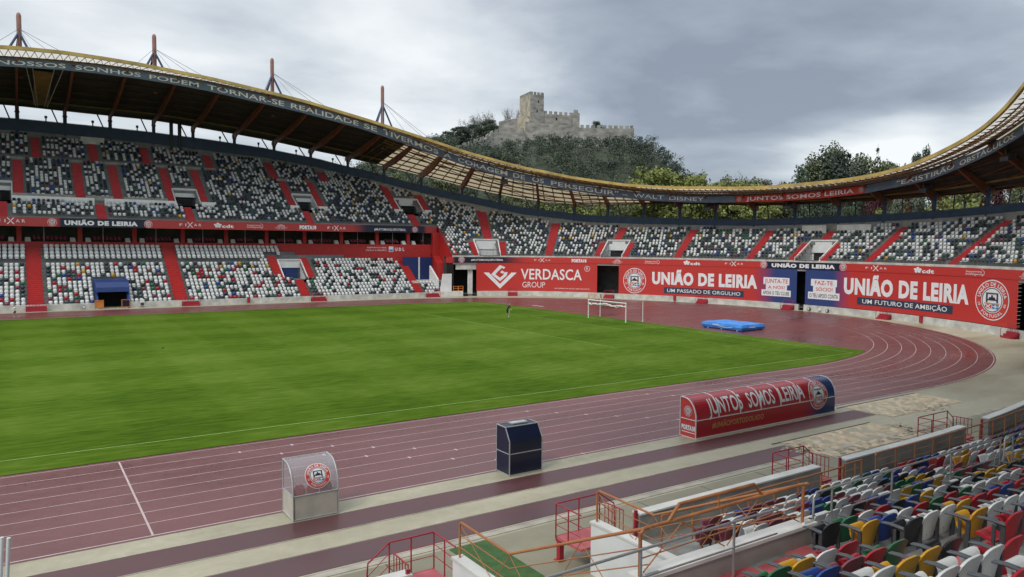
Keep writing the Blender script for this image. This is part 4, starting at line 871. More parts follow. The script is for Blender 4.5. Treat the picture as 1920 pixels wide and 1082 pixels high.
# end stand fascia
fe = wall(-.07); o = printed('fascia_banner', 'red fascia banner with a black centre panel along the curved end stand', 'banner', fe, 115.5, 250, 6.30, 7.34, [(115.5, RED), (117.2, RED), (117.25, NAVY), (127, NAVY), (131, RED), (176.3, RED), (176.35, NAVY), (190.2, NAVY), (190.25, RED), (250, RED)], .05)
mb = MB(); f1 = lambda s, z: fe(s, z, .012)
lettering(mb, f1, '#MUITOMAISQUEFUTEBOL', 120.5, 126.8, 6.64, 6.98, 'white_vinyl', .02)
for a, c in ((132.8, 135.9), (169.3, 172.6), (194.0, 197.5)): fixar(mb, f1, a, c, 6.58, 7.1)
for a, c in ((161.6, 164.7), (202.0, 205.3)): cdt(mb, f1, a, c, 6.45, 7.2)
for a, c in ((154.3, 157.1), (210.4, 213.4)): sup(mb, f1, a, c, 6.5, 7.15)
porta(mb, f1, 140.0, 142.9, 6.5, 7.12)
for a, c in ((148.0, 149.9), (219.0, 221.0)): sun_logo(mb, f1, a, c, 6.42, 7.22)
lettering(mb, f1, 'UNIÃO DE LEIRIA', 177.7, 188.8, 6.48, 7.08, 'white_vinyl', .065); mb.build('lettering', o)
mb = MB()
for s in (118.6, 176.3, 190.2): crest(mb, lambda a, z, l=0: fe(a, z, .02+l), s, 6.82, .62, .58, False, .006)
mb.build('crest', o)
# big banners hanging in front of the concourse
fw_ = wall(-.02); f1 = lambda s, z: fw_(s, z, .015); f2 = lambda s, z: fw_(s, z, .030)
o = printed('hanging_banner', 'big red sponsor banner with a white V shaped diamond mark', 'banner', fw_, 121.6, 145.0, .90, 6.28, [(121, RED), (146, RED)], group='banners hanging below the end stand')
mb = MB()
lettering(mb, f1, 'VERDASCA', 130.2, 142.0, 3.15, 5.15, 'white_vinyl', .015); lettering(mb, f1, 'GROUP', 130.5, 134.9, 1.62, 2.66, 'white_vinyl', -.005); lettering(mb, f1, 'UM SORRISO NA AÇÃO E BOM PROVEITO', 136.7, 143.5, 1.42, 1.62, 'white_vinyl', .0)
mb.disc(f1, 143.05, 5.35, .55, .52, 'white_vinyl', 24, r_in=.86); lettering(mb, f1, 'R', 142.85, 143.25, 5.1, 5.6, 'white_vinyl', 0)
U = lambda x: 123.0+x*6.4; V_ = lambda y: 5.85-y*4.48
def pg(pts): mb.poly([f1(U(x), V_(y)) for x, y in pts][::-1], 'white_vinyl')
pg([(0, .32), (.16, .32), (.5, .80), (.5, 1.0)]); pg([(1, .32), (.5, 1.0), (.5, .80), (.84, .32)])
pg([(.49, 0), (.30, .29), (.42, .29), (.56, .11)]); pg([(.49, 0), (.56, .11), (.60, .17), (.66, .09)]) ; pg([(.30, .29), (.23, .40), (.36, .40), (.42, .29)])
pg([(.23, .40), (.50, .69), (.50, .54), (.36, .40)]); pg([(.50, .69), (.70, .45), (.60, .42), (.50, .54)]); pg([(.70, .45), (.73, .30), (.63, .30), (.60, .42)]); pg([(.63, .30), (.56, .23), (.50, .31), (.58, .37)])
mb.build('lettering', o)
def ribbon(mb, a, c, z0, z1, txt, m, tm, pad=.25, bold=.008, lead=.5):
    for q in np.arange(a, c-.01, .5): e_ = min(q+.5, c); mb.poly([f1(q, z0), f1(e_, z0), f1(e_, z1), f1(q, z1)], m)
    h = z1-z0
    lettering(mb, f2, txt, a+pad, c-pad, z0+h*.22, z1-h*.22, tm, bold)
o = printed('hanging_banner', 'red and blue banner reading UM PASSADO DE ORGULHO beside the dark gap', 'banner', fw_, 149.25, 182.2, .86, 6.28, [(149, RED), (174.6, RED), (178.2, BLUE), (183, BLUE)], group='banners hanging below the end stand')
mb = MB(); lettering(mb, f1, 'UNIÃO DE LEIRIA', 155.7, 175.2, 2.88, 5.08, 'white_vinyl', .055); ribbon(mb, 158.0, 172.8, 1.35, 2.42, 'UM PASSADO DE ORGULHO', 'navy_vinyl', 'white_vinyl', .6)
ribbon(mb, 176.3, 180.9, 3.72, 4.85, 'JUNTA-TE', 'white_vinyl', 'red_vinyl'); ribbon(mb, 176.75, 180.5, 2.88, 3.72, 'A NÓS!', 'white_vinyl', 'red_vinyl', .4); ribbon(mb, 176.0, 181.2, 1.9, 2.88, 'APOIA O TEU CLUBE', 'white_vinyl', 'black_vinyl'); mb.build('lettering', o)
mb = MB(); crest(mb, lambda a, z, l=0: fw_(a, z, .012+l), 152.35, 3.4, 2.2, 2.3, True, .012); mb.build('crest', o)
o = printed('hanging_banner', 'blue and red banner reading UM FUTURO DE AMBIÇÃO with the largest badge', 'banner', fw_, 183.7, 218.75, 1.0, 6.34, [(183, BLUE), (188.6, BLUE), (191.6, RED), (219, RED)], group='banners hanging below the end stand')
mb = MB(); lettering(mb, f1, 'UNIÃO DE LEIRIA', 190.4, 211.0, 2.98, 5.32, 'white_vinyl', .055); ribbon(mb, 192.7, 208.5, 1.62, 2.66, 'UM FUTURO DE AMBIÇÃO', 'navy_vinyl', 'white_vinyl', .9)
ribbon(mb, 184.7, 189.2, 3.86, 4.9, 'FAZ-TE', 'white_vinyl', 'red_vinyl', .7); ribbon(mb, 185.1, 189.0, 2.95, 3.86, 'SÓCIO!', 'white_vinyl', 'red_vinyl', .5); ribbon(mb, 184.25, 189.7, 1.9, 2.95, 'O TEU APOIO CONTA', 'white_vinyl', 'black_vinyl'); mb.build('lettering', o)
mb = MB(); crest(mb, lambda a, z, l=0: fw_(a, z, .012+l), 214.75, 3.82, 2.72, 2.3, True, .012); mb.build('crest', o)
mb = MB()
for z in np.arange(1.2, 6.3, .42): mb.tube([P3(218.75, -.03, z), P3(219.15, .1, z+.05)], .014, 'white_vinyl', 4)
mb.build('lacing', o)

# ================================================================== NEAR STAND (built where the photographer sits)
def yb(x): return -56.3+(max(0, x-19)**2)/(2*105)          # near front wall
def NP(x, off, z):                                          # point `off` metres behind the front wall
    k = max(0, x-19)/105
    return (x-k*off*-1.0 if False else x+k*off, yb(x)-off, z)
near = thing('near_grandstand', 'near concrete grandstand with red painted walkway and tunnel, below the camera', 'grandstand', (8, -58, 0))
GAPS = [(-2.85, -1.6), (3.25, 4.72), (13.78, 15.4), (25.05, 27.6)]
def ranges(x0, x1, holes):
    r = []; a = x0
    for p, q in sorted(holes):
        if q <= a: continue
        if p > a: r.append((a, min(p, x1)))
        a = max(a, q)
    if a < x1: r.append((a, x1))
    return r
for a, c in ranges(-40, 52, GAPS+[(-1.6, 3.25)]):
    mb = MB(); n = max(1, int((c-a)/1.5))
    for i in range(n):
        p, q = a+(c-a)*i/n, a+(c-a)*(i+1)/n
        mb.hexa([NP(p, 0, -.05), NP(q, 0, -.05), NP(q, .33, -.05), NP(p, .33, -.05)], [NP(p, .02, 1.46), NP(q, .02, 1.46), NP(q, .31, 1.46), NP(p, .31, 1.46)], 'concrete')
        mb.hexa([NP(p, -.015, 1.46), NP(q, -.015, 1.46), NP(q, .345, 1.46), NP(p, .345, 1.46)], [NP(p, -.01, 1.51), NP(q, -.01, 1.51), NP(q, .34, 1.51), NP(p, .34, 1.51)], 'weathered_white')
    mb.build('front_wall', near)
LOW_OFF, LOW_Z, LD, LR = 2.75, 1.26, .8, .27     # first seat row: backrest line, floor, row depth, row rise
UP_OFF, UP_Z, UD, UR = 7.9, 3.28, .8, .30
def near_rows(a, c, n=None):
    mb = MB(); n = n or max(1, int((c-a)/2))
    for i in range(n):
        p, q = a+(c-a)*i/n, a+(c-a)*(i+1)/n
        def slab(o0, o1, z, zl, m='near_terrace'):
            mb.poly([NP(p, o0, z), NP(q, o0, z), NP(q, o1, z), NP(p, o1, z)], m); mb.poly([NP(p, o0, zl), NP(q, o0, zl), NP(q, o0, z), NP(p, o0, z)], m)
        slab(.33, LOW_OFF-.65, .68, 0); zl = .68
        for k in range(5): o = LOW_OFF+LD*k; slab(o-.65, o+.15, LOW_Z+LR*k, zl); zl = LOW_Z+LR*k
        slab(LOW_OFF+4*LD+.15, LOW_OFF+4*LD+.8, zl, zl); o = LOW_OFF+4*LD+.8; slab(o, UP_OFF-.65, UP_Z-.004, zl); zl = UP_Z-.004
        for k in range(30): o = UP_OFF+UD*k; slab(o-.65, o+.15, UP_Z+UR*k, zl); zl = UP_Z+UR*k
    return mb
near_rows(3.25, 52).build('seating_terrace', near); near_rows(-40, -1.6).build('seating_terrace', near)
mb = MB()      # terrace over the tunnel, behind its parapet
zl = 2.4
o = UP_OFF-.65; mb.poly([NP(-1.6, 6.95, UP_Z-.004), NP(3.25, 6.95, UP_Z-.004), NP(3.25, o, UP_Z-.004), NP(-1.6, o, UP_Z-.004)], 'near_terrace'); zl = UP_Z-.004
for k in range(30):
    o = UP_OFF+UD*k; z = UP_Z+UR*k
    mb.poly([NP(-1.6, o-.65, z), NP(3.25, o-.65, z), NP(3.25, o+.15, z), NP(-1.6, o+.15, z)], 'near_terrace'); mb.poly([NP(-1.6, o-.65, zl), NP(3.25, o-.65, zl), NP(3.25, o-.65, z), NP(-1.6, o-.65, z)], 'near_terrace'); zl = z
mb.build('seating_terrace', near)
mb = MB()      # red paint on the walkway and in the aisle
mb.box(-1.5, 1.15, -64.0, -63.42, 3.2, 3.286, 'red_floor'); mb.box(2.3, 3.0, -63.9, -63.3, 3.2, 3.286, 'red_floor'); mb.box(3.0, 10, -63.42, -63.2, 3.2, 3.286, 'red_floor')
for k in range(14):
    o = UP_OFF+UD*k; z = UP_Z+UR*k; y0 = -56.3-o
    mb.box(1.25, 2.15, y0+.15, y0+.65, z-.02, z+.012, 'red_floor')
    mb.box(1.25, 2.15, y0+.65, y0+.95, z-.17, z-.15+.012, 'red_floor')
for k in range(5): o = LOW_OFF+LD*k; mb.box(13.9, 15.3, -56.3-o-.15, -56.3-o+.6, LOW_Z+LR*k-.02, LOW_Z+LR*k+.012, 'red_floor')
mb.build('painted_steps', near)
# tunnel: white side walls, parapet over its mouth
for x0, x1 in ((3.0, 3.25), (-1.6, -1.33)):
    mb = MB(); prof = [(-56.4, -.05), (-63.4, -.05), (-63.4, 3.72), (-59.6, 1.52), (-56.4, 1.5)]
    for i in range(5):
        j = (i+1) % 5; mb.poly([(x0, *prof[i]), (x1, *prof[i]), (x1, *prof[j]), (x0, *prof[j])], 'white_paint')
    for x in (x0, x1): mb.poly([(x, *p) for p in prof], 'white_paint')
    cap = [(-56.37, 1.50), (-59.6, 1.52), (-63.4, 3.72)]
    for p, q in zip(cap[:-1], cap[1:]): mb.hexa([(x0-.03, p[0], p[1]+.002), (x1+.03, p[0], p[1]+.002), (x1+.03, q[0], q[1]+.002), (x0-.03, q[0], q[1]+.002)], [(x0-.03, p[0], p[1]+.07), (x1+.03, p[0], p[1]+.07), (x1+.03, q[0], q[1]+.07), (x0-.03, q[0], q[1]+.07)], 'weathered_white')
    mb.build('tunnel_wall', near)
mb = MB(); mb.box(-1.72, 3.32, -63.42, -63.1, 2.5, 3.66, 'concrete'); mb.box(-1.75, 3.35, -63.45, -63.07, 3.66, 3.73, 'weathered_white'); mb.build('tunnel_parapet', near)
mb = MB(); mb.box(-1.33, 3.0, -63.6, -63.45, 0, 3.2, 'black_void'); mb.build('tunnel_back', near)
# red access platforms with stairs at the gaps in the wall
def platform(x0, x1, label, mirror=False, steps=True):
    t = thing('access_platform', label, 'platform', ((x0+x1)/2, yb((x0+x1)/2)+.6, 0), 'red access platforms along the near wall'); y1 = yb((x0+x1)/2)+.0; y0 = y1+1.22
    mb = MB(); mb.box(x0, x1, y1, y0, .66, .75, 'red_floor'); mb.box(x0, x1, y0-.04, y0+.01, .60, .752, 'red_steel'); mb.build('deck', t)
    for x, y in ((x0+.1, y0-.1), (x1-.1, y0-.1)):
        mb = MB(); mb.box(x-.08, x+.08, y-.08, y+.08, .02, .66, 'red_steel'); mb.box(x-.14, x+.14, y-.14, y+.14, 0, .03, 'red_steel'); mb.build('leg', t)
    xs_, xe = (x0, x1) if not mirror else (x1, x0); sg = 1 if not mirror else -1
    mb = MB()
    for i in range(3):
        a = xe+sg*.3*i; mb.box(min(a, a+sg*.3), max(a, a+sg*.3), y1+.1, y0, .50-.2*i, .55-.2*i, 'red_floor')
    mb.build('steps', t)
    r = .022
    mb = MB()
    mb.tube([(xs_, y1+.02, 1.75), (xs_, y0, 1.75)], r, 'red_steel', 6)
    mb.tube([(xs_, y0, 1.75), (xe-sg*.05, y0, 1.75), (xe+sg*.55, y0, 1.32), (xe+sg*.58, y0, .9), (xe+sg*.58, y0, .05)], r, 'red_steel', 6)
    for x in (xs_, (xs_+xe)/2, xe-sg*.05): mb.tube([(x, y0, .7), (x, y0, 1.75)], r*1.05, 'red_steel', 6)
    mb.tube([(xs_, (y0+y1)/2, .7), (xs_, (y0+y1)/2, 1.75)], r, 'red_steel', 6)
    for z in (1.1, 1.42):
        mb.tube([(xs_, y1+.02, z), (xs_, y0, z)], .012, 'red_steel', 5); mb.tube([(xs_, y0, z), (xe, y0, z), (xe+sg*.56, y0, z-.45)], .012, 'red_steel', 5)
    mb.build('railing', t)
    mb = MB(); gx = xe-sg*.06       # barred gate standing open
    for z in (.80, 1.55): mb.tube([(gx, y1+.1, z), (gx, y1+.95, z)], .022, 'red_steel', 5)
    for i in range(6): y = y1+.1+.17*i; mb.tube([(gx, y, .80), (gx, y, 1.55)], .014, 'red_steel', 5)
    mb.build('gate', t)
    mb = MB(); xq = xe+sg*.12
    mb.bar((xq, y1-.25, .1), (xq, y1-.25, 1.62), .10, .07, 'red_steel')
    for z in (.55, 1.25): mb.tube([(xq, y1-.25, z), (xq+sg*.16, y1-.25, z)], .035, 'red_steel', 6)
    mb.build('gate_post', t)
platform(-2.82, -1.45, 'red railed platform with gate beside the green turf strip, nearest the lower picture edge', True)
platform(2.72, 4.5, 'red railed platform on a square leg between the white tunnel wall and grey wall')
platform(13.05, 15.0, 'red railed platform in front of the wall gap below the near sand pit')
platform(23.9, 26.6, 'red railed platform farthest along the near wall, beyond the sand pits')
# railings
def railing(name, label, m, pts, posts, base, group=None, r=.028, bars=(.3, .6), n=8, br=.012, pr=None):
    """top rail along pts, bars parallel to it, posts at the given fractions; base is the rail height above the floor"""
    t = thing(name, label, 'railing', tuple(np.array(pts[0])-(0, 0, base)), group); P = np.array(pts, float)
    mb = MB(); mb.tube(P, r, m, n); mb.build('top_rail', t)
    Ls = np.r_[0, np.cumsum(np.linalg.norm(np.diff(P, axis=0), axis=1))]; f = lambda u: np.array([np.interp(u*Ls[-1], Ls, P[:, k]) for k in range(3)])
    for u in posts:
        q = f(u); mb = MB(); mb.tube([q-(0, 0, base), q], pr or r, m, n); mb.build('post', t)
    mb = MB()
    for h in bars: mb.tube(P-np.array((0, 0, h)), br, m, 5)
    mb.build('bars', t); return t
G1 = 'orange railings in front of the lowest seats'
def rail_line(x0, x1, off, z, n=12): return [NP(x, off, z) for x in np.linspace(x0, x1, n)]
def curved_end(P, drop=.1): return [(P[0][0]-.06, P[0][1], P[0][2]-drop)]+P
railing('orange_railing', 'orange railing in front of the maroon seats beside the tunnel wall', 'orange_steel', rail_line(4.6, 13.55, 1.36, 1.80), np.linspace(0, 1, 8), 1.1, G1, .03, (.26, .52, .78))
railing('orange_railing', 'short orange railing across the red gap in the near wall', 'orange_steel', rail_line(13.65, 14.75, 1.34, 1.86, 3), (0, .62, 1), 1.15, G1, .03, (.26, .52, .78))
railing('orange_railing', 'long orange railing curving along the near wall to the right edge', 'orange_steel', curved_end(rail_line(15.9, 46, 1.22, 1.9, 20)), np.linspace(0.002, 1, 23), 1.2, G1, .03, (.26, .52, .78))
G2 = 'orange handrails around the tunnel'
def tunnel_rail(x, label):
    t = thing('orange_handrail', label, 'railing', (x, -56.5, 1.5), G2); mb = MB()
    pts = [(x, -56.52, 1.52), (x, -56.52, 2.42), (x, -56.6, 2.5), (x, -58.83, 2.48), (x, -63.35, 4.58)]
    mb.tube(pts[:2], .032, 'orange_steel', 8); mb.build('post', t)
    mb = MB(); mb.tube(pts[1:], .032, 'orange_steel', 8); mb.build('top_rail', t)
    mb = MB()
    for h in (.32, .64): mb.tube([(x, -56.52, 2.48-h), (x, -58.83, 2.46-h), (x, -63.35, 4.55-h)], .013, 'orange_steel', 5)
    for a, za, c, zc in ((-56.6, 2.4, -58.1, 1.55), (-58.1, 1.55, -58.83, 2.44), (-58.83, 2.44, -59.8, 1.7), (-60.4, 2.1, -61.4, 3.65), (-61.4, 3.65, -62.2, 3.1)): mb.tube([(x, a, za), (x, c, zc)], .010, 'orange_steel', 5)
    mb.build('bracing', t)
    mb = MB(); mb.box(x-.06, x+.06, -56.5, -56.38, 1.28, 1.55, 'orange_steel'); mb.build('bracket', t)
tunnel_rail(-1.46, 'orange handrail climbing the left white tunnel wall beside the turf strip'); tunnel_rail(3.12, 'orange handrail climbing the right white tunnel wall beside the lowest seats')
t = thing('orange_handrail', 'rusty orange handrail with raised bar and crossed braces on the tunnel parapet', 'railing', (0, -63.3, 3.72), G2); Y = -63.32
for x in (-1.68, 3.0): mb = MB(); mb.tube([(x, Y, 3.72), (x, Y, 4.52)], .034, 'rust_steel', 8); mb.build('post', t)
mb = MB(); mb.tube([(-1.68, Y, 4.48), (-1.6, Y, 4.58), (3.0, Y, 4.58)], .034, 'rust_steel', 8); mb.build('top_rail', t)
mb = MB(); mb.tube([(-1.0, Y, 4.58), (-.72, Y, 4.86), (1.38, Y, 4.86), (1.66, Y, 4.58)], .032, 'rust_steel', 8); mb.tube([(.35, Y, 4.58), (.35, Y, 4.86)], .018, 'rust_steel', 6); mb.build('raised_bar', t)
mb = MB()
for a, za, c, zc in ((-1.6, 3.78, -.62, 4.5), (-.62, 4.5, .55, 3.78), (.62, 3.78, 1.5, 4.5), (1.5, 4.5, 2.9, 3.78)): mb.tube([(a, Y, za), (c, Y, zc)], .014, 'rust_steel', 5)
mb.tube([(-1.66, Y, 4.05), (2.98, Y, 4.12)], .014, 'rust_steel', 5); mb.build('bracing', t)
G3 = 'silver railings along the walkway'
railing('steel_railing', 'silver railing before the armrest seats, starting at the tunnel parapet', 'silver_steel', [(3.55, -63.2, 3.55), (3.56, -63.2, 4.15), (3.66, -63.2, 4.25)]+[(x, yb(x)-6.9, 4.25) for x in np.linspace(4.2, 12.3, 8)], (.14, .40, .70, .995), .97, G3, .026, (.55,), br=.018)
railing('steel_railing', 'silver railing beyond the double post, running to the right among the seats', 'silver_steel', [(12.5, -63.2, 3.5), (12.5, -63.2, 4.15), (12.6, -63.2, 4.25)]+[(x, yb(x)-6.9, 4.25) for x in np.linspace(13, 24, 8)], (.10, .36, .62, .88), .97, G3, .026, (.55,), br=.018)
railing('steel_railing', 'silver railing sweeping across the white tunnel walls in front of the red walkway', 'silver_steel', [(-7.5, -63.62, 4.38), (1.75, -63.62, 4.38)], (.1, .34, .60, .86), 1.1, G3, .026, (.5,), br=.018)
t = thing('pole_bundle', 'three upright steel poles clamped together at the lower left edge', 'poles', (-10.9, -63.3, 0))
for i in range(3):
    mb = MB(); x = -10.985+.058*i; mb.tube([(x-.03, -63.3+.01*i, 0), (x-.03, -63.3, 5.9)], .021, 'dark_steel', 8); mb.tube([(x-.03, -63.3, 5.9), (x, -63.3, 6.45-.02*i)], .021, 'white_paint', 8); mb.build('pole', t)
mb = MB(); mb.box(-11.06, -10.86, -63.34, -63.26, 5.74, 5.92, 'dark_steel'); mb.build('clamp', t)

# ================================================================== SEATS
COLN = ['white', 'red', 'green', 'yellow', 'black', 'blue', 'maroon', 'teal', 'navy', 'grey']
# ---- near seats: one prototype of each colour and pose, every seat an object with its parts
def shell(mb, m, w=.47, h0=.34, h1=.88, top=.11, y0=0.0, lean=.10, th=.035, bow=.045):
    """rounded plastic backrest, bowed across its width"""
    us = np.linspace(-1, 1, 9); vs = np.linspace(0, 1, 7); F, Bk = [], []
    for v in vs:
        for u in us:
            ww = w/2*(.86+.14*min(1, v*2.0)); z = h0+(h1-h0)*v
            if v > .62: q = (v-.62)/.38; z = h0+(h1-h0)*(.62+.38*q*(1-(.42*abs(u)**3.2)))
            y = y0-lean*v-bow*(1-u*u)*.9+.012*math.sin(v*3)
            F.append((u*ww, y+th, z)); Bk.append((u*ww, y, z))
    n = 9; fs = [(j*n+i, j*n+i+1, (j+1)*n+i+1, (j+1)*n+i) for j in range(6) for i in range(8)]
    mb.raw(F, fs, m, True); mb.raw(Bk, [f[::-1] for f in fs], m, True)
    edge = [(0, i) for i in range(9)]+[(j, 8) for j in range(1, 7)]+[(6, i) for i in range(7, -1, -1)]+[(j, 0) for j in range(5, 0, -1)]
    for (j, i), (q, p) in zip(edge, edge[1:]+edge[:1]): mb.poly([F[j*n+i], F[q*n+p], Bk[q*n+p], Bk[j*n+i]], m, True)
    for u in (-.45, .45): mb.disc(lambda a, b: (a, y0-lean*.25-bow*(1-.2)*.9-.003, b), u*w/2, h0+(h1-h0)*.2, .012, .012, 'dark_steel', 6)
def pan(mb, m, pose, w=.45):
    """seat pan: tipped up against the back, or let down"""
    prof = [(0.02, .0), (.10, -.018), (.20, -.012), (.30, .012), (.35, .0), (.37, -.035)] ; ang = R(64 if pose == 0 else (8 if pose == 1 else 40)); c, s_ = math.cos(ang), math.sin(ang)
    rows = []
    for d, h in prof:
        for hh in (h, h-.045):
            rows.append([(u*w/2*(1-.08*(d > .36)), .07+d*c-hh*s_, .38+d*s_+hh*c-(.012*(1-abs(u)) if hh == h else 0)) for u in (-1, -.6, 0, .6, 1)])
    T = rows[0::2]; B = rows[1::2]; n = 5; fs = [(j*n+i, j*n+i+1, (j+1)*n+i+1, (j+1)*n+i) for j in range(5) for i in range(4)]
    mb.raw([p for r_ in T for p in r_], fs, m, True); mb.raw([p for r_ in B for p in r_], [f[::-1] for f in fs], m, True)
    for j in range(5):
        for i in (0, 4): mb.poly([T[j][i], T[j+1][i], B[j+1][i], B[j][i]], m)
    for i in range(4): mb.poly([T[5][i], T[5][i+1], B[5][i+1], B[5][i]], m); mb.poly([T[0][i], T[0][i+1], B[0][i+1], B[0][i]], m)
protos = {}; shared = {}
def proto(col, arm, pose):
    key = (col, arm, pose)
    if key in protos: return protos[key]
    t = thing('stadium_seat', 'seat', 'seat'); C.objects.unlink(t)
    def part(name, k, fn):
        if k not in shared:
            mb = MB(); fn(mb); o = mb.build(name); C.objects.unlink(o); shared[k] = o
        o = shared[k].copy(); o.parent = t; return o
    part('backrest', ('b', col, arm), lambda mb: shell(mb, 'seat_'+col, .555 if arm else .515)); part('seat_pan', ('p', col, pose), lambda mb: pan(mb, 'seat_'+col, pose))
    def frame(mb):
        for x in (-.16, .16): mb.bar((x, -.02, .0), (x, .02, .40), .035, .05, 'dark_steel'); mb.bar((x, -.04, .36), (x, .2, .41), .03, .035, 'dark_steel')
        mb.bar((-.2, .0, .37), (.2, .0, .37), .03, .04, 'dark_steel')
    def frame2(mb):
        for x in (-.275,): mb.bar((x, .0, .0), (x, -.02, .66), .04, .07, 'dark_steel'); mb.bar((x, .12, .30), (x, .12, .64), .03, .05, 'dark_steel')
        mb.bar((-.29, .02, .36), (.29, .02, .36), .04, .05, 'dark_steel'); mb.bar((-.275, -.05, .66), (-.275, .1, .70), .05, .05, 'dark_steel')
    part('frame', ('f', arm), frame2 if arm else frame)
    if arm:
        def a1(mb):
            for x in (-.31, -.252): mb.tube([(x, -.06, .70), (x, .22, .715), (x, .36, .70)], [.02, .02, .016], 'arm_grey', 6)
        part('armrest', ('a',), a1)
    protos[key] = t; return t
mat('arm_grey', (0.085, 0.095, 0.105), 0.45, 0.15, 5.0)
ORD = ['', 'first', 'second', 'third', 'fourth', 'fifth', 'sixth', 'seventh', 'eighth', 'ninth', 'tenth', 'eleventh', 'twelfth', 'thirteenth', 'fourteenth', 'fifteenth', 'sixteenth', 'seventeenth', 'eighteenth', 'nineteenth', 'twentieth']
def ordinal(n):
    if n <= 20: return ORD[n]
    tens = {2: 'twenty', 3: 'thirty', 4: 'forty', 5: 'fifty', 6: 'sixty', 7: 'seventy'}; u = n % 10
    return tens[n//10]+'-'+ORD[u] if u else {3: 'thirtieth', 4: 'fortieth', 5: 'fiftieth', 6: 'sixtieth', 7: 'seventieth'}[n//10]
cands = []; rs = random.Random(11)
def pick(ws): r_ = rs.random()*sum(w_ for _, w_ in ws); 
def choose(ws):
    r_ = rs.random()*sum(w_ for _, w_ in ws)
    for c_, w_ in ws:
        r_ -= w_
        if r_ <= 0: return c_
    return ws[0][0]
WL = [('white', 44), ('maroon', 15), ('blue', 12), ('yellow', 9), ('green', 11), ('black', 7), ('red', 2)]
WU = [('white', 32), ('black', 18), ('red', 15), ('green', 15), ('yellow', 16), ('blue', 3), ('maroon', 2)]
for k in range(5):
    off, z = LOW_OFF+LD*k, LOW_Z+LR*k; i = 0
    for x in np.arange(4.0 if k else 5.2, 46, .56):
        if 13.95 < x < 15.25: continue
        i += 1; cands.append((NP(x, off, z), math.atan2(max(0, x-19), 105), choose(WL if x > 6.5 else [('maroon', 5), ('white', 4), ('blue', 1)]), False, 'low', k+1, i))
for k in range(13):
    off, z = UP_OFF+UD*k, UP_Z+UR*k
    i = 0
    for x in np.arange(.55, -12, -.60):
        if k < 2: break
        i += 1; cands.append((NP(x, off, z), 0.0, choose(WU), True, 'left', k+1, i))
    i = 0
    for x in np.arange(2.58 if k != 3 else 3.2, 44, .60):
        i += 1; cands.append((NP(x, off, z), math.atan2(max(0, x-19), 105), choose(WU), True, 'right', k+1, i))
vis = []
for c_ in cands:
    px_, py_, dz = project(np.array(c_[0])+(0, 0, .6))
    if dz > 1.0 and -40 < px_ < 1975 and -20 < py_ < 1130: vis.append((dz, c_))
vis.sort(key=lambda q: q[0]); print('near seats in view', len(vis))
GRP = {'low': 'near seats in the rows behind the orange railing', 'left': 'near armrest seats left of the red aisle', 'right': 'near armrest seats right of the red aisle'}
for dz, (p, a, col, arm, zone, row, n) in vis[:300]:
    pose = rs.choice([0, 0, 0, 0, 2] if not arm else [0, 0, 2, 1, 2]); o = copy_tree(proto(col, arm, pose)); o.location = p; o.rotation_euler = (0, 0, a)
    kind = 'tip-up seat with' if arm else 'seat'
    if zone == 'low': lab = '%s plain seat, %s from the tunnel in the %s row behind the orange railing' % (col, ordinal(n), ordinal(row))
    else: lab = '%s armrest seat, %s %s of the aisle in the %s row behind the silver railing' % (col, ordinal(n), zone, ordinal(row))
    tag(o, lab, 'seat', GRP[zone])
# ---- every other seat in the stadium, thousands of them: one object
tv, tf = [], []
def tq(pts, fs):
    i = len(tv); tv.extend(pts); tf.extend([[a+i for a in f] for f in fs])
hexp = [(-.13, .40), (.13, .40), (.20, .56), (.18, .72), (.10, .775), (-.10, .775), (-.18, .72), (-.20, .56)]
tq([(x, .0+.10*(z-.36), z) for x, z in hexp]+[(x, .07+.10*(z-.36), z) for x, z in hexp], [list(range(8))[::-1], list(range(8, 16))]+[[i, (i+1) % 8, (i+1) % 8+8, i+8] for i in range(8)])
tq([(-.15, -.24, .42), (.15, -.24, .42), (.17, .02, .43), (-.17, .02, .43), (-.13, -.22, .37), (.13, -.22, .37)], [[0, 1, 2, 3], [4, 5, 1, 0]])
TV = np.array(tv)      # local: x along the row, y away from the pitch, z up
class Mass:
    def __init__(s): s.P = []; s.T = []; s.c = []; s.k = []
    def add(s, p, t, n, c, sc=1.0): s.P.append(p); s.T.append((*t, *n)); s.c.append(c); s.k.append(sc)
    def build(s, name):
        P = np.array(s.P); T = np.array(s.T); K = np.array(s.k); n = len(P); m = len(TV)
        V = P[:, None, :]+K[:, None, None]*(TV[None, :, 0:1]*np.c_[T[:, 0:2], np.zeros(n)][:, None, :]+TV[None, :, 1:2]*np.c_[T[:, 2:4], np.zeros(n)][:, None, :])
        V[:, :, 2] += K[:, None]*TV[None, :, 2]
        fl = [len(f) for f in tf]; idx = np.array([a for f in tf for a in f])
        me = bpy.data.meshes.new(name); me.vertices.add(n*m); me.vertices.foreach_set('co', V.ravel())
        allidx = (idx[None, :]+(np.arange(n)*m)[:, None]).ravel(); tot = np.tile(fl, n); st = np.r_[0, np.cumsum(tot)[:-1]]
        me.loops.add(len(allidx)); me.loops.foreach_set('vertex_index', allidx.astype('i')); me.polygons.add(len(tot)); me.polygons.foreach_set('loop_start', st.astype('i'))
        names = list(SEATC)
        for c_ in names: me.materials.append(M['seat_'+c_])
        mi = np.repeat(np.array([names.index(c_) for c_ in s.c]), len(fl)); me.polygons.foreach_set('material_index', mi.astype('i'))
        me.update(calc_edges=True); me.validate(); o = bpy.data.objects.new(name, me); C.objects.link(o); return o
mass = Mass(); rs2 = random.Random(3)
def ch(ws):
    r_ = rs2.random()*sum(w_ for _, w_ in ws)
    for c_, w_ in ws:
        r_ -= w_
        if r_ <= 0: return c_
    return ws[0][0]
WUP = [('white', 47), ('teal', 20), ('navy', 16), ('black', 14), ('grey', 4), ('blue', 4), ('yellow', 1.2), ('maroon', 1.5)]
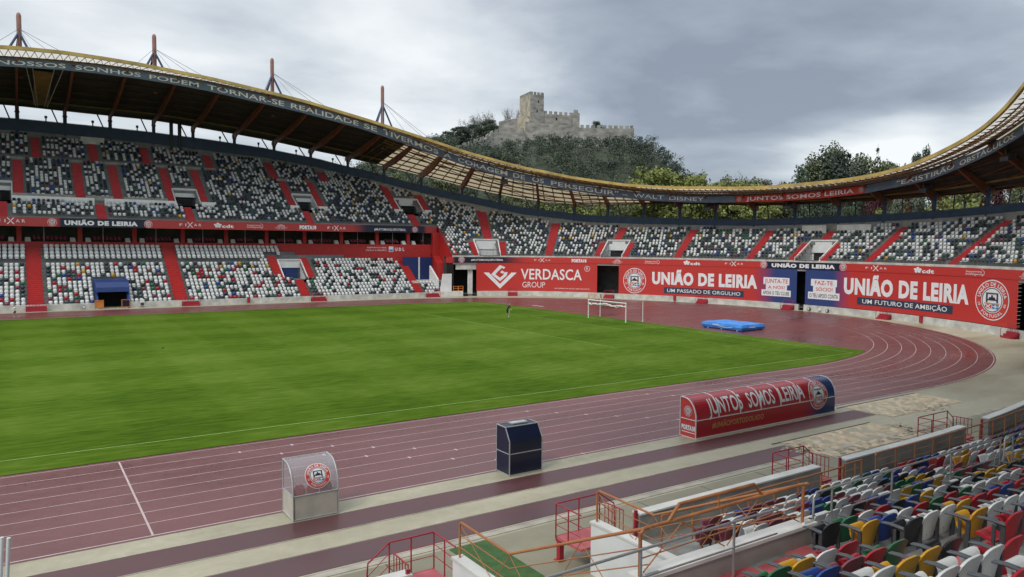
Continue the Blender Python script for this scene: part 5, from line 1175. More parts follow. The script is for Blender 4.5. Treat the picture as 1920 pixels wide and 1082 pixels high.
WEND = [('white', 50), ('teal', 27), ('black', 9), ('navy', 10), ('blue', 3), ('maroon', 2.5), ('yellow', 1.5), ('green', 1.5)]
WLOW = [('white', 64), ('teal', 14), ('navy', 7), ('red', 8), ('maroon', 2), ('yellow', 2.5), ('green', 4), ('blue', 3), ('black', 4)]
WLOWR = [('white', 66), ('teal', 14), ('navy', 8), ('black', 6), ('red', 4), ('green', 2)]
def row(s0, s1, d, z, pitch, wf, blocked, sc=1.0):
    s = s0
    while s < s1:
        if not blocked(s, d):
            n = nrm(s); x, y = at(s, d+.42); mass.add((float(x), float(y), z), (n[1], -n[0]), (n[0], n[1]), wf(s, d), sc)
        k1 = np.hypot(*(np.array(at(s+.5, d))-np.array(at(s-.5, d)))); s += pitch/max(.3, float(k1))
def blk(s, d):
    if any(abs(s-a) < .95 and c-.35 <= d+.2 <= e_+.1 for a, c, e_ in AIS): return True
    return any(a-.4 < s < b_+.4 and c-.7 <= d+.2 <= e_+.45 for a, b_, c, e_ in VOM)
for k in range(0, 42):
    d, z = k*TR, Z_UP+k*RISE
    row(33, 231, d, z, .62, lambda s, d: ch(WUP if s < 118 else WEND), lambda s, d: d < kmin(s)*TR-.01 or d+TR > d_rear(s)-.05 or blk(s, d) or (k == 17 and s < 117 and (48.9 < s < 77.6 or abs(s-94) < 4 or abs(s-113.7) < 4)) or (k == 32 and s < 80) or (178.7 < s < 182.8 and d > 6.0) or (184 < s < 189.8 and d > 6.0), 1.12)
for k in range(17):
    d, z = .25+.75*k, .30+.52*k
    def bl(s, d):
        if d+.75 > d_red(s)-.05 or 12 <= k-0 < 12: return True
        if any(abs(s-a) < (1.25 if a in (51.3, 70.1, 32.5) else 1.0) and c-.3 <= d+.2 <= e_+.3 for a, c, e_ in LA): return True
        if any(a-.35 < s < b_+.35 and c-.6 <= d+.2 <= e_+.3 for a, b_, c, e_ in LV): return True
        if k == 11 and s < 84: return True
        return s > 109.6-.0*d and d > .4 and not (s > 111.8 and s < 115.5 and d < 3)
    wh = k >= 12
    row(30, 116, d, z, .74 if wh else .64, (lambda s, d: 'white') if wh else (lambda s, d: ch(WLOWR if s > 88 else WLOW)), lambda s, d: bl(s, d) or (wh and s > 88), 1.5 if wh else 1.28)
for a in np.arange(33, 115, .58):      # burgundy box seats
    if min(abs((a-q)) for q in (49.6, 57.6, 65.3, 72.6, 79.6, 86.4, 93.1, 99.9, 106.4, 112.4)) < 1.9: continue
    for j in range(2): x, y = at(a, d_red(a)+.9+.8*j); mass.add((float(x), float(y), 9.55+.25*j), (1, 0), (0, 1), 'burgundy', 1.05)
for dz, (p, a, col, arm, zone, row_, n) in vis[300:]: mass.add(p, (-math.cos(a), -math.sin(a)), (math.sin(a), -math.cos(a)), col, 1.0)
o = mass.build('stadium_seats'); o['label'] = 'thousands of small white, green, black and red seats filling the distant stands'; o['category'] = 'seats'; o['kind'] = 'stuff'; print('mass seats', len(mass.P))

# ================================================================== THINGS ON AND AROUND THE TRACK
def prism(mb, prof, x0, x1, m, ends=True):
    for (a, b_), (c, d) in zip(prof[:-1], prof[1:]): mb.poly([(x0, a, b_), (x1, a, b_), (x1, c, d), (x0, c, d)], m)
    if ends:
        for x in (x0, x1): mb.poly([(x, *p) for p in prof], m)
# red covered bench
X0, X1, YF, YB = 17.17, 28.85, -47.5, -46.45
arc = [(-46.72-.78*math.cos(t), .92+1.06*math.sin(t)) for t in np.linspace(0, math.pi/2, 15)]+[(YB, 1.99)]
path = [(YF, 0.0), (YF, .92)]+arc[1:]
PL = np.r_[0, np.cumsum([math.dist(a, b_) for a, b_ in zip(path[:-1], path[1:])])]
def dug(u, v, lift=0.0):
    y = np.interp(v, PL, [p[0] for p in path]); z = np.interp(v, PL, [p[1] for p in path]); e_ = .01
    ty = np.interp(v+e_, PL, [p[0] for p in path])-np.interp(v-e_, PL, [p[0] for p in path]); tz = np.interp(v+e_, PL, [p[1] for p in path])-np.interp(v-e_, PL, [p[1] for p in path]); l = math.hypot(ty, tz)+1e-9
    return (u, float(y-tz/l*lift), float(z+ty/l*lift))
t = thing('team_dugout', 'long red curved team shelter reading JUNTOS SOMOS LEIRIA beside the track', 'dugout', ((X0+X1)/2, -47, 0))
mb = MB(); cols = []; xs = np.linspace(X0, X1, 40); vs = np.r_[0, np.linspace(.92, PL[-1], 14)]
for a, c in zip(xs[:-1], xs[1:]):
    for p, q in zip(vs[:-1], vs[1:]):
        mb.poly([dug(a, p), dug(c, p), dug(c, q), dug(a, q)], 'printed_vinyl', True)
        for x in (a, c, c, a):
            f = min(1, max(0, (x-25.9-.35*p)/1.5)); cols.append([(1-f)*.46+f*.020, (1-f)*.020+f*.045, (1-f)*.030+f*.155, 1])
mb.cols = cols; mb.build('cover', t)
mb = MB()
for x in (X0+.01, X1-.01): mb.poly([(x, YB, 0), (x, YB, 1.99)]+[(x, *p) for p in path[::-1]], 'red_vinyl')
mb.build('end_panel', t)
mb = MB(); w_ = .035
for i in range(8):
    x = X0+(X1-X0)*i/7
    for p, q in zip(vs[1:-1], vs[2:]): mb.hexa([dug(x-w_, p), dug(x+w_, p), dug(x+w_, q), dug(x-w_, q)], [dug(x-w_, p, .02), dug(x+w_, p, .02), dug(x+w_, q, .02), dug(x-w_, q, .02)], 'white_paint')
for v in (.0, .90, PL[-1]-.05): mb.hexa([dug(X0, v), dug(X1, v), dug(X1, v+.045), dug(X0, v+.045)], [dug(X0, v, .02), dug(X1, v, .02), dug(X1, v+.045, .02), dug(X0, v+.045, .02)], 'white_paint')
for x in (X0-.01,):
    pp = [(YB, 0.02), (YB, 1.99)]+path[::-1]
    for p, q in zip(pp, pp[1:]+pp[:1]): mb.bar((x, *p), (x, *q), .03, .045, 'white_paint', (1, 0, 0))
    mb.bar((x, YB, .92), (x, YF, .92), .03, .045, 'white_paint', (1, 0, 0))
mb.build('frame', t)
mb = MB(); fq = lambda u, v: dug(u, v, .008)
lettering(mb, fq, 'JUNTOS', 18.15, 20.75, 1.12, 1.95, 'white_vinyl', .02, 0, 10); lettering(mb, fq, 'SOMOS', 21.2, 23.4, 1.12, 1.95, 'white_vinyl', .02, 0, 10); lettering(mb, fq, 'LEIRIA', 23.9, 26.0, 1.12, 1.95, 'white_vinyl', .02, 0, 10)
lettering(mb, fq, '#UNIÃOPORTODOLADO', 18.35, 22.4, .40, .68, 'tan_vinyl', .02)
fe_ = lambda u, v: (X0-.014, u, v); lettering(mb, lambda u, v: (X0-.014, -46.5-u, v), 'PORTA10', .05, .95, .36, .62, 'white_vinyl', .075); mb.poly([(X0-.014, -46.56, .24), (X0-.014, -47.44, .24), (X0-.014, -47.44, .28), (X0-.014, -46.56, .28)], 'white_vinyl'); mb.build('lettering', t)
mb = MB(); crest(mb, lambda a, v, l=0: dug(a, v, .012+l), 27.25, 1.20, .86, .86, True, .004); mb.build('crest', t)
mb = MB(); crest(mb, lambda a, v, l=0: (X0-.016-l, -46.5-a, v), .47, 1.32, .27, .27, False, .002); mb.build('crest', t)
mb = MB(); mb.box(X0+.1, X1-.1, -47.4, -46.95, .05, .42, 'bench_red'); mb.build('bench', t)
# clear plastic shelter with red seats
X0, X1, YF, YB = -3.03, -1.42, -47.74, -46.57
prof = [(YF, .85)]+[(-46.9-.84*math.cos(a), .95+.97*math.sin(a)) for a in np.linspace(.02, math.pi/2, 12)]+[(YB, 1.93)]
PL2 = np.r_[0, np.cumsum([math.dist(a, b_) for a, b_ in zip(prof[:-1], prof[1:])])]
sh = lambda u, v, l=0.0: (u, float(np.interp(v, PL2, [p[0] for p in prof]))-l*.8, float(np.interp(v, PL2, [p[1] for p in prof]))+l*.5)
t = thing('bench_shelter', 'small white shelter with clear curved hood and red seats inside by the track', 'shelter', (-2.2, -47.1, 0))
mb = MB(); mb.box(X0, X1, YF, YF+.05, .03, .86, 'pale_panel'); mb.box(X0, X0+.04, YF, YB, .03, .86, 'pale_panel'); mb.box(X1-.04, X1, YF, YB, .03, .86, 'pale_panel'); mb.build('base_panel', t)
mb = MB(); prism(mb, prof, X0+.02, X1-.02, 'clear_plastic', False); mb.build('hood', t)
mb = MB()
for x in (X0+.02, X1-.02): mb.poly([(x, YB, .86)]+[(x, *p) for p in prof], 'clear_plastic')
mb.build('side_pane', t)
mb = MB()
for x in (X0, X1):
    mb.tube([(x, *p) for p in prof], .028, 'grey_frame', 6); mb.tube([(x, YB, .03), (x, YB, 1.93)], .025, 'grey_frame', 6); mb.tube([(x, YF, .03), (x, YF, .88)], .025, 'grey_frame', 6); mb.tube([(x, YF, .87), (x, YB, .87)], .02, 'grey_frame', 6); mb.tube([(x, YF, .04), (x, YB, .04)], .025, 'grey_frame', 6)
for y, z in ((YF, .87), (YF, .04), (YB, 1.93)): mb.tube([(X0, y, z), (X1, y, z)], .022, 'grey_frame', 6)
mb.build('frame', t)
for i in range(3):
    mb = MB(); x = X0+.33+.48*i; mb.raw([(x+a*w2, -47.42+.10*(z-.6), z) for z, w2 in ((.55, .20), (.95, .22), (1.14, .12)) for a in (-1, 1)]+[(x+a*w2, -47.36+.10*(z-.6), z) for z, w2 in ((.55, .20), (.95, .22), (1.14, .12)) for a in (-1, 1)], [(0, 1, 3, 2), (2, 3, 5, 4), (7, 6, 8, 9), (9, 8, 10, 11), (0, 2, 8, 6), (2, 4, 10, 8), (3, 1, 7, 9), (5, 3, 9, 11), (4, 5, 11, 10)], 'bench_red', False)
    mb.box(x-.2, x+.2, -47.36, -46.98, .5, .57, 'bench_red'); mb.build('seat', t)
mb = MB(); crest(mb, lambda a, v, l=0: sh(a, v, .015+l), -2.12, .62, .46, .46, True, .004); mb.build('crest', t)
# navy box
X0, X1, YF, YB = 6.05, 7.70, -47.5, -46.5
prof = [(YF, .03), (YF, 1.44), (-47.17, 1.99), (YB, 2.0), (YB, .03)]
t = thing('press_booth', 'dark navy booth with chamfered top and grey edges standing by the track', 'booth', (6.9, -47, 0))
mb = MB(); prism(mb, prof+[prof[0]], X0, X1, 'navy_panel'); mb.build('body', t)
mb = MB()
for x in (X0, X1):
    for p, q in zip(prof, prof[1:]+prof[:1]): mb.bar((x, *p), (x, *q), .035, .035, 'grey_frame', (1, 0, 0))
    mb.bar((x, YF, .92), (x, YB, .92), .035, .035, 'grey_frame', (1, 0, 0))
for y, z in prof+[(YF, .92)]: mb.bar((X0, y, z), (X1, y, z), .035, .035, 'grey_frame') if (y, z) != (YF, 1.44) else mb.bar((X0, y, z), (X1, y, z), .012, .012, 'navy_panel')
mb.build('frame', t)
mb = MB(); mb.box(X0+.5, X1-.35, -46.95, -46.6, 2.0, 2.05, 'grey_frame'); mb.disc(lambda a, b_: (a, b_, 2.055), 6.75, -46.78, .16, .1, 'lamp_grey', 14); mb.build('roof_hatch', t)
# goal with its net rolled up over the bar
t = thing('football_goal', 'white football goal with its net rolled up under the crossbar', 'goal', (52.5, 0, 0))
for y in (3.66, -3.66): mb = MB(); mb.tube([(52.5, y, 0), (52.5, y, 2.44)], .075, 'net_white', 10); mb.build('post', t)
mb = MB(); mb.tube([(52.5, -3.74, 2.44), (52.5, 3.74, 2.44)], .075, 'net_white', 10); mb.build('crossbar', t)
mb = MB(); ys = np.linspace(-3.6, 3.6, 50)
mb.tube([(52.62, y, 2.0+.13*math.sin(y*1.9+.6)*math.cos(y*.55)-.10*math.exp(-((y-3.2)/.25)**2)*1.6+.03*math.sin(y*9)) for y in ys], [.07+.05*abs(math.sin(y*3.1))+.02*math.sin(y*11) for y in ys], 'net_white', 7)
mb.tube([(52.62, y, 1.95-.22*math.exp(-((y+1.7)/.35)**2)-.18*math.exp(-((y-3.15)/.2)**2)) for y in ys], .045, 'net_white', 6)
for y in np.arange(-3.5, 3.6, .55): mb.tube([(52.55, y, 2.42), (52.62, y+.05, 2.0)], .012, 'net_white', 4)
mb.build('net', t)
for x, y, l in ((55.72, 5.05, 'white net pole behind the far post of the goal'), (55.56, -3.47, 'white net pole standing clear to the right of the goal')):
    mb = MB(); mb.tube([(x, y, 0), (x, y, 2.55)], .05, 'net_white', 8); mb.tube([(x, y, 0), (x, y, .03)], .12, 'net_white', 8); tag(mb.build('net_pole', None, (x, y, 0)), l, 'pole', 'net poles behind the goal')
# high jump mat
t = thing('landing_mat', 'blue high jump landing mat lying on the red area behind the goal', 'mat', (59.4, -14.5, 0)); a0, a1, b0, b1 = 57.5, 61.4, -17.45, -11.7
mb = MB(); nx, ny = 14, 20; T = []
for i in range(nx+1):
    for j in range(ny+1):
        u, v = i/nx, j/ny; e_ = min(u, 1-u, v, 1-v); h = .70+.10*math.sqrt(min(1, e_*5))+.02*math.sin(u*9+v*5)*math.sin(v*13)
        T.append((a0+(a1-a0)*u, b0+(b1-b0)*v, h))
mb.raw(T, [(i*(ny+1)+j, (i+1)*(ny+1)+j, (i+1)*(ny+1)+j+1, i*(ny+1)+j+1) for i in range(nx) for j in range(ny)], 'mat_blue', True)
per = [(u, 0) for u in np.linspace(0, 1, 11)]+[(1, v) for v in np.linspace(0, 1, 13)[1:]]+[(u, 1) for u in np.linspace(1, 0, 11)[1:]]+[(0, v) for v in np.linspace(1, 0, 13)[1:]]
for (u, v), (p, q) in zip(per[:-1], per[1:]):
    B = lambda u_, v_, z, o: (a0+(a1-a0)*u_+(u_-.5)*o, b0+(b1-b0)*v_+(v_-.5)*o, z)
    mb.poly([B(u, v, .1, .1), B(p, q, .1, .1), B(p, q, .4, .26), B(u, v, .4, .26)], 'mat_blue', True); mb.poly([B(u, v, .4, .26), B(p, q, .4, .26), B(p, q, .705, 0), B(u, v, .705, 0)], 'mat_blue', True)
mb.build('cover', t)
mb = MB(); mb.box(a0+.1, a1-.1, b0+.1, b1-.1, 0, .12, 'mat_navy')
for x, y in ((a0-.05, -12.6), (a0-.05, -14.6), (a0-.05, -16.9)): mb.box(x, x+.12, y, y+.1, 0, .1, 'net_white')
mb.build('base', t)
mb = MB()
for k in range(12):
    p, q = -14.2-.17*k, -14.2-.17*(k+1); g = lambda y: .36-.10*math.sin((y+14.2)/-2.1*math.pi)
    mb.poly([(a0-.135, p, g(p)), (a0-.135, q, g(q)), (a0-.135, q, g(q)+.05), (a0-.135, p, g(p)+.05)], 'white_vinyl')
for k in range(7): y = -13.35-.13*k; mb.poly([(a0-.135, y, .42), (a0-.135, y-.09, .42), (a0-.135, y-.09, .56), (a0-.135, y, .56)], 'white_vinyl')
for k in range(7): x = 58.7+.15*k; mb.poly([(x, b0-.135, .36), (x+.1, b0-.135, .36), (x+.1, b0-.135, .48), (x, b0-.135, .48)], 'white_vinyl')
mb.build('printed_stripe', t)
# small barriers and boxes at the entrances
for s, d, l in ((58.9, -.6, 'orange gate leaf left of the blue players entrance'), (62.3, -.6, 'orange framed gate leaf right of the blue players entrance')):
    mb = MB()
    for a, c in ((s-.5, s+.55),):
        for z in (.2, 1.25): mb.bar(P3(a, d, z), P3(c, d, z), .08, .08, 'orange_gate')
        for q in (a, c): mb.bar(P3(q, d, .0), P3(q, d, 1.3), .09, .09, 'orange_gate')
        mb.poly([P3(a, d+.02, .2), P3(c, d+.02, .2), P3(c, d+.02, 1.25), P3(a, d+.02, 1.25)], 'orange_gate' if s < 60 else 'navy_panel')
    tag(mb.build('entrance_gate', None, P3(s, d, 0)), l, 'gate', 'gate leaves at the players entrance')
for s, l in ((117.6, 'orange barrier left of the dark tunnel mouth'), (118.6, 'orange barrier nearest the dark tunnel mouth')):
    mb = MB()
    for z in (1.0, 1.45, 1.85): mb.bar(P3(s-.45, .3, z), P3(s+.45, .3, z), .07, .09, 'orange_gate')
    for q in (-.45, .45): mb.bar(P3(s+q, .3, .95), P3(s+q, .3, 1.9), .08, .08, 'orange_gate')
    tag(mb.build('crowd_barrier', None, P3(s, .3, .95)), l, 'barrier', 'orange barriers by the tunnel mouth')
def red_steps(s, d, l, w_=.9):
    mb = MB()
    for i in range(3): mb.hexa([P3(s-w_, d-.9+.3*i, 0), P3(s+w_, d-.9+.3*i, 0), P3(s+w_, d, 0), P3(s-w_, d, 0)], [P3(s-w_, d-.9+.3*i, .22+.24*i), P3(s+w_, d-.9+.3*i, .22+.24*i), P3(s+w_, d, .22+.24*i), P3(s-w_, d, .22+.24*i)], 'red_steel')
    for q in (-w_, w_): mb.tube([P3(s+q, d-.9, 0), P3(s+q, d-.9, .95), P3(s+q, d, 1.5)], .03, 'red_steel', 5)
    for k in range(5): mb.tube([P3(s-w_+.4*k, d-.1, .7), P3(s-w_+.4*k, d-.1, 1.45)], .02, 'red_steel', 4)
    mb.tube([P3(s-w_, d-.1, 1.45), P3(s+w_, d-.1, 1.45)], .025, 'red_steel', 5)
    tag(mb.build('access_steps', None, P3(s, d-.4, 0)), l, 'steps', 'red steps against the low far walls')
red_steps(51.3, -.2, 'red steps at the foot of the leftmost stair of the far stand', 1.2); red_steps(71.2, -.2, 'red steps at the foot of the stair right of the blue entrance', 1.2); red_steps(91.2, -.2, 'red steps below the white framed entrance of the far lower tier', 1.2); red_steps(112.6, -.3, 'red steps beside the white stair wall at the tunnel mouth', 1.2)
red_steps(128.6, -.3, 'red steps under the sponsor banner with the diamond mark'); red_steps(147.6, -.3, 'red steps at the gap between the two left hanging banners'); red_steps(165.5, -.3, 'red steps below the words UM PASSADO DE ORGULHO'); red_steps(181.2, -.3, 'red steps beside the dark gap between the blue banners'); red_steps(197.9, -.3, 'red steps below the words UM FUTURO DE AMBIÇÃO'); red_steps(218.9, -.3, 'red steps under the right edge of the largest badge')
for s, l in ((203.8, 'red cabinet on the low wall below LEIRIA'), (160.2, 'dark red cabinet on the low wall under UNIÃO'), (79.8, 'red cabinet on the low wall of the far stand')):
    mb = MB(); mb.hexa([P3(s-.22, -.5, .15), P3(s+.22, -.5, .15), P3(s+.22, -.25, .15), P3(s-.22, -.25, .15)], [P3(s-.22, -.5, 1.0), P3(s+.22, -.5, 1.0), P3(s+.22, -.25, 1.0), P3(s-.22, -.25, 1.0)], 'red_steel'); mb.hexa([P3(s-.25, -.52, 1.0), P3(s+.25, -.52, 1.0), P3(s+.25, -.25, 1.0), P3(s-.25, -.25, 1.0)], [P3(s-.25, -.52, 1.05), P3(s+.25, -.52, 1.05), P3(s+.25, -.25, 1.05), P3(s-.25, -.25, 1.05)], 'red_paint'); tag(mb.build('wall_cabinet', None, P3(s, -.4, .15)), l, 'cabinet', 'red cabinets along the low walls')
mb = MB(); mb.hexa([P3(112.0, -.5, .2), P3(112.5, -.5, .2), P3(112.5, -.2, .2), P3(112.0, -.2, .2)], [P3(112.0, -.5, 1.1), P3(112.5, -.5, 1.1), P3(112.5, -.2, 1.1), P3(112.0, -.2, 1.1)], 'white_paint'); mb.hexa([P3(111.98, -.52, 1.1), P3(112.52, -.52, 1.1), P3(112.52, -.2, 1.1), P3(111.98, -.2, 1.1)], [P3(112.1, -.4, 1.18), P3(112.4, -.4, 1.18), P3(112.4, -.25, 1.18), P3(112.1, -.25, 1.18)], 'white_paint'); tag(mb.build('wall_box', None, P3(112.2, -.3, .2)), 'small white box at the foot of the last stair of the far stand', 'box')
mb = MB(); mb.hexa([P3(64.2, -.45, .25), P3(64.8, -.45, .25), P3(64.8, -.15, .25), P3(64.2, -.15, .25)], [P3(64.2, -.45, 1.2), P3(64.8, -.45, 1.2), P3(64.8, -.15, 1.2), P3(64.2, -.15, 1.2)], 'white_paint'); mb.hexa([P3(64.25, -.47, .3), P3(64.75, -.47, .3), P3(64.75, -.45, .3), P3(64.25, -.45, .3)], [P3(64.25, -.47, .75), P3(64.75, -.47, .75), P3(64.75, -.45, .75), P3(64.25, -.45, .75)], 'dark_steel'); tag(mb.build('wall_box', None, P3(64.5, -.3, .25)), 'white meter box on the low wall right of the blue entrance', 'box')
for s, l, c_ in ((184.8, 'left dark drum lamp at the foot of the blue banner', 'dark_steel'), (186.6, 'white canister on the low wall under the blue banner', 'white_paint'), (188.0, 'dark drum lamp right of the white canister on the low wall', 'dark_steel'), (180.0, 'dark drum beside the red steps at the gap', 'dark_steel'), (57.0, 'dark drum on the low wall left of the blue entrance', 'dark_steel')):
    mb = MB(); mb.tube([P3(s, -.3, .35), P3(s, -.62, .35)], [.24, .24], c_, 12); mb.tube([P3(s, -.62, .35), P3(s, -.66, .35)], [.20, .16], 'lamp_grey', 12); tag(mb.build('wall_lamp', None, P3(s, -.45, .1)), l, 'lamp')
mb = MB(); mb.hexa([P3(143.6, -.75, 0), P3(146.0, -.75, 0), P3(146.0, -.35, 0), P3(143.6, -.35, 0)], [P3(143.6, -.75, .75), P3(146.0, -.75, .75), P3(146.0, -.35, .75), P3(143.6, -.35, .75)], 'pale_panel')
for q in (143.6, 144.8, 145.9): mb.hexa([P3(q, -.78, 0), P3(q+.1, -.78, 0), P3(q+.1, -.74, 0), P3(q, -.74, 0)], [P3(q, -.78, .8), P3(q+.1, -.78, .8), P3(q+.1, -.74, .8), P3(q, -.74, .8)], 'orange_gate')
tag(mb.build('wooden_crate', None, P3(144.8, -.5, 0)), 'tan wooden crate against the low wall left of the banner gap', 'crate')

# ================================================================== PEOPLE AND BIRD
def skinned(name, joints, edges, mats, matfn, parent=None, sub=2):
    names = list(joints); me = bpy.data.meshes.new(name); me.from_pydata([joints[k][:3] for k in names], [(names.index(a), names.index(b_)) for a, b_ in edges], [])
    o = bpy.data.objects.new(name, me); C.objects.link(o); md = o.modifiers.new('skin', 'SKIN'); md.use_smooth_shade = True
    for i, k in enumerate(names): r_ = joints[k][3]; me.skin_vertices[0].data[i].radius = (r_, joints[k][4] if len(joints[k]) > 4 else r_); me.skin_vertices[0].data[i].use_root = (i == 0)
    sb = o.modifiers.new('sub', 'SUBSURF'); sb.levels = sb.render_levels = sub
    bpy.context.view_layer.update(); ev = bpy.data.meshes.new_from_object(o.evaluated_get(bpy.context.evaluated_depsgraph_get())); bpy.data.objects.remove(o); ev.name = name
    for m_ in mats: ev.materials.append(M[m_])
    for p in ev.polygons: p.material_index = mats.index(matfn(p.center)); p.use_smooth = True
    n = bpy.data.objects.new(name, ev); C.objects.link(n)
    if parent: n.parent = parent
    return n
def person(label, loc, rot, J, mats, matfn, cap=None, group=None):
    t = thing('person', label, 'person', loc, group); t.rotation_euler = (0, 0, rot)
    E_ = [('pelvis', 'waist'), ('waist', 'chest'), ('chest', 'neck'), ('neck', 'chin'), ('chin', 'brow'), ('brow', 'crown'), ('chin', 'nose')]
    for s_ in 'lr': E_ += [('chest', 'sh'+s_), ('sh'+s_, 'el'+s_), ('el'+s_, 'wr'+s_), ('wr'+s_, 'hd'+s_), ('pelvis', 'hip'+s_), ('hip'+s_, 'kn'+s_), ('kn'+s_, 'an'+s_), ('an'+s_, 'toe'+s_)]
    for s_ in 'lr':
        w0, h0 = np.array(J['wr'+s_][:3]), np.array(J['hd'+s_][:3]); d = (h0-w0)/np.linalg.norm(h0-w0)
        side = np.cross(d, (0, 1, 0)); side = side/np.linalg.norm(side)
        for i, (o_, l_) in enumerate(((-.03, .075), (-.01, .09), (.012, .085), (.032, .065))): J['f%d%s' % (i, s_)] = (*(h0+side*o_+d*l_), .010); E_.append(('hd'+s_, 'f%d%s' % (i, s_)))
        J['th'+s_] = (*(w0+d*.05+side*-.055+np.array((0, .02, 0))), .011); E_.append(('hd'+s_, 'th'+s_))
    b_ = skinned('body', J, E_, mats, matfn, t)
    c = np.array(J['brow'][:3]); mb = MB()
    for s_ in (-1, 1): mb.disc(lambda a, q: (c[0]+a, c[1]+.098-abs(a)*.25, c[2]-.015+q), .034*s_, 0, .014, .009, 'cloth_black', 8)
    mb.poly([(c[0]-.03, c[1]+.088, c[2]-.105), (c[0]+.03, c[1]+.088, c[2]-.105), (c[0]+.025, c[1]+.09, c[2]-.118), (c[0]-.025, c[1]+.09, c[2]-.118)], 'bench_red'); mb.build('face', t)
    mb = MB(); n = 12; rows = [(.0, 1.0), (.045, .98), (.09, .78), (.12, .4)]
    vs_ = [(c[0]+.105*r_*math.cos(2*math.pi*k/n), c[1]-.015+.115*r_*math.sin(2*math.pi*k/n), c[2]+.015+h) for h, r_ in rows for k in range(n)]+[(c[0], c[1]-.015, c[2]+.142)]
    mb.raw(vs_, [(i*n+k, i*n+(k+1) % n, (i+1)*n+(k+1) % n, (i+1)*n+k) for i in range(3) for k in range(n)]+[(3*n+k, 3*n+(k+1) % n, 4*n) for k in range(n)], cap or 'hair', True); mb.build('hair' if not cap else 'cap', t)
    return t
def base_joints(lean=0.0, H=1.0):
    f = lambda z: lean*max(0, z-.92)
    J = dict(pelvis=(0, 0, .95, .13, .10), waist=(0, f(1.1), 1.12, .125, .09), chest=(0, f(1.35), 1.36, .15, .10), neck=(0, f(1.52), 1.52, .055), chin=(0, f(1.6)+.02, 1.60, .07), brow=(0, f(1.7)+.01, 1.70, .088, .10), crown=(0, f(1.76), 1.765, .06), nose=(0, f(1.65)+.105, 1.645, .016))
    for s_, sg in (('l', -1), ('r', 1)):
        J.update({'sh'+s_: (.185*sg, f(1.44), 1.44, .062), 'hip'+s_: (.095*sg, 0, .90, .095)})
    return J
# groundsman, bending over the goal line with a marking stick
J = base_joints(.55)
J.update(elr=(.25, .40, 1.24, .042), wrr=(.16, .56, 1.06, .032), hdr=(.14, .62, 1.0, .036), ell=(-.25, .40, 1.2, .042), wrl=(-.12, .58, 1.0, .032), hdl=(-.10, .63, .94, .036), knl=(-.11, .06, .49, .062), anl=(-.11, -.02, .09, .045), toel=(-.12, .16, .035, .04), knr=(.12, .10, .49, .062), anr=(.12, .02, .09, .045), toer=(.13, .20, .035, .04))
person('person in dark jacket and shorts stooping over the pitch left of the goal', (43.9, 10.3, .03), R(205), J, ['cloth_black', 'skin'], lambda p: 'skin' if (p[2] > 1.53 and abs(p[0]) < .14) or p[2] < .5 and p[2] > .1 or (p[2] < 1.1 and p[1] > .5) else 'cloth_black', 'cloth_white')
mb = MB(); mb.tube([(43.78, 9.78, .05), (43.86, 9.7, 1.06)], .018, 'net_white', 6); mb.tube([(43.70, 9.85, .04), (43.86, 9.72, .04)], .04, 'lamp_grey', 8); tag(mb.build('marking_stick', None, (43.8, 9.8, .03)), 'thin white stick held by the stooping person on the pitch', 'stick')
# runner on the far track
J = base_joints(.16)
J.update(elr=(.27, -.16, 1.22, .040), wrr=(.20, .06, 1.12, .030), hdr=(.19, .13, 1.13, .034), ell=(-.26, .06, 1.18, .040), wrl=(-.18, .28, 1.30, .030), hdl=(-.17, .34, 1.34, .034), knl=(-.10, .30, .62, .062), anl=(-.10, .05, .27, .042), toel=(-.10, .20, .20, .036), knr=(.10, -.02, .49, .062), anr=(.10, -.34, .32, .042), toer=(.10, -.40, .17, .036))
for k in list(J): J[k] = (J[k][0], J[k][1], J[k][2]-.13, *J[k][3:])
person('person jogging in white top and dark shorts on the far straight of the track', (-11.1, 38.6, .08), R(95), J, ['cloth_white', 'cloth_black', 'skin'], lambda p: 'cloth_white' if p[2] < .16 or (.92 < p[2] < 1.38 and abs(p[0]) < .24) else ('cloth_black' if .62 < p[2] <= .92 and abs(p[0]) < .2 else 'skin'))
# bird on the concrete
t = thing('bird', 'small dark bird standing on the beige strip between the runways', 'bird', (-1.07, -50.3, 0))
mb = MB(); z = .10
mb.tube([(-.17, 0, z-.005), (-.12, 0, z), (-.06, 0, z+.01), (0, 0, z+.022), (.05, 0, z+.035), (.085, 0, z+.062), (.105, 0, z+.07), (.125, 0, z+.066), (.15, 0, z+.058)], [.012, .018, .034, .045, .040, .026, .028, .02, .003], 'feather', 10)
for y in (-.018, .018): mb.tube([(.0, y, z-.02), (.005, y, .03), (.0, y, .004)], .006, 'feather', 5); mb.tube([(-.015, y, .004), (.03, y, .004)], .005, 'feather', 4)
mb.build('body', t)
for sg in (-1, 1): mb = MB(); mb.raw([(.05, .036*sg, z+.045), (-.03, .052*sg, z+.03), (-.13, .024*sg, z+.002), (-.04, .046*sg, z-.008), (.03, .046*sg, z+.01)], [(0, 1, 2, 3, 4)], 'cloth_black'); mb.build('wing', t)

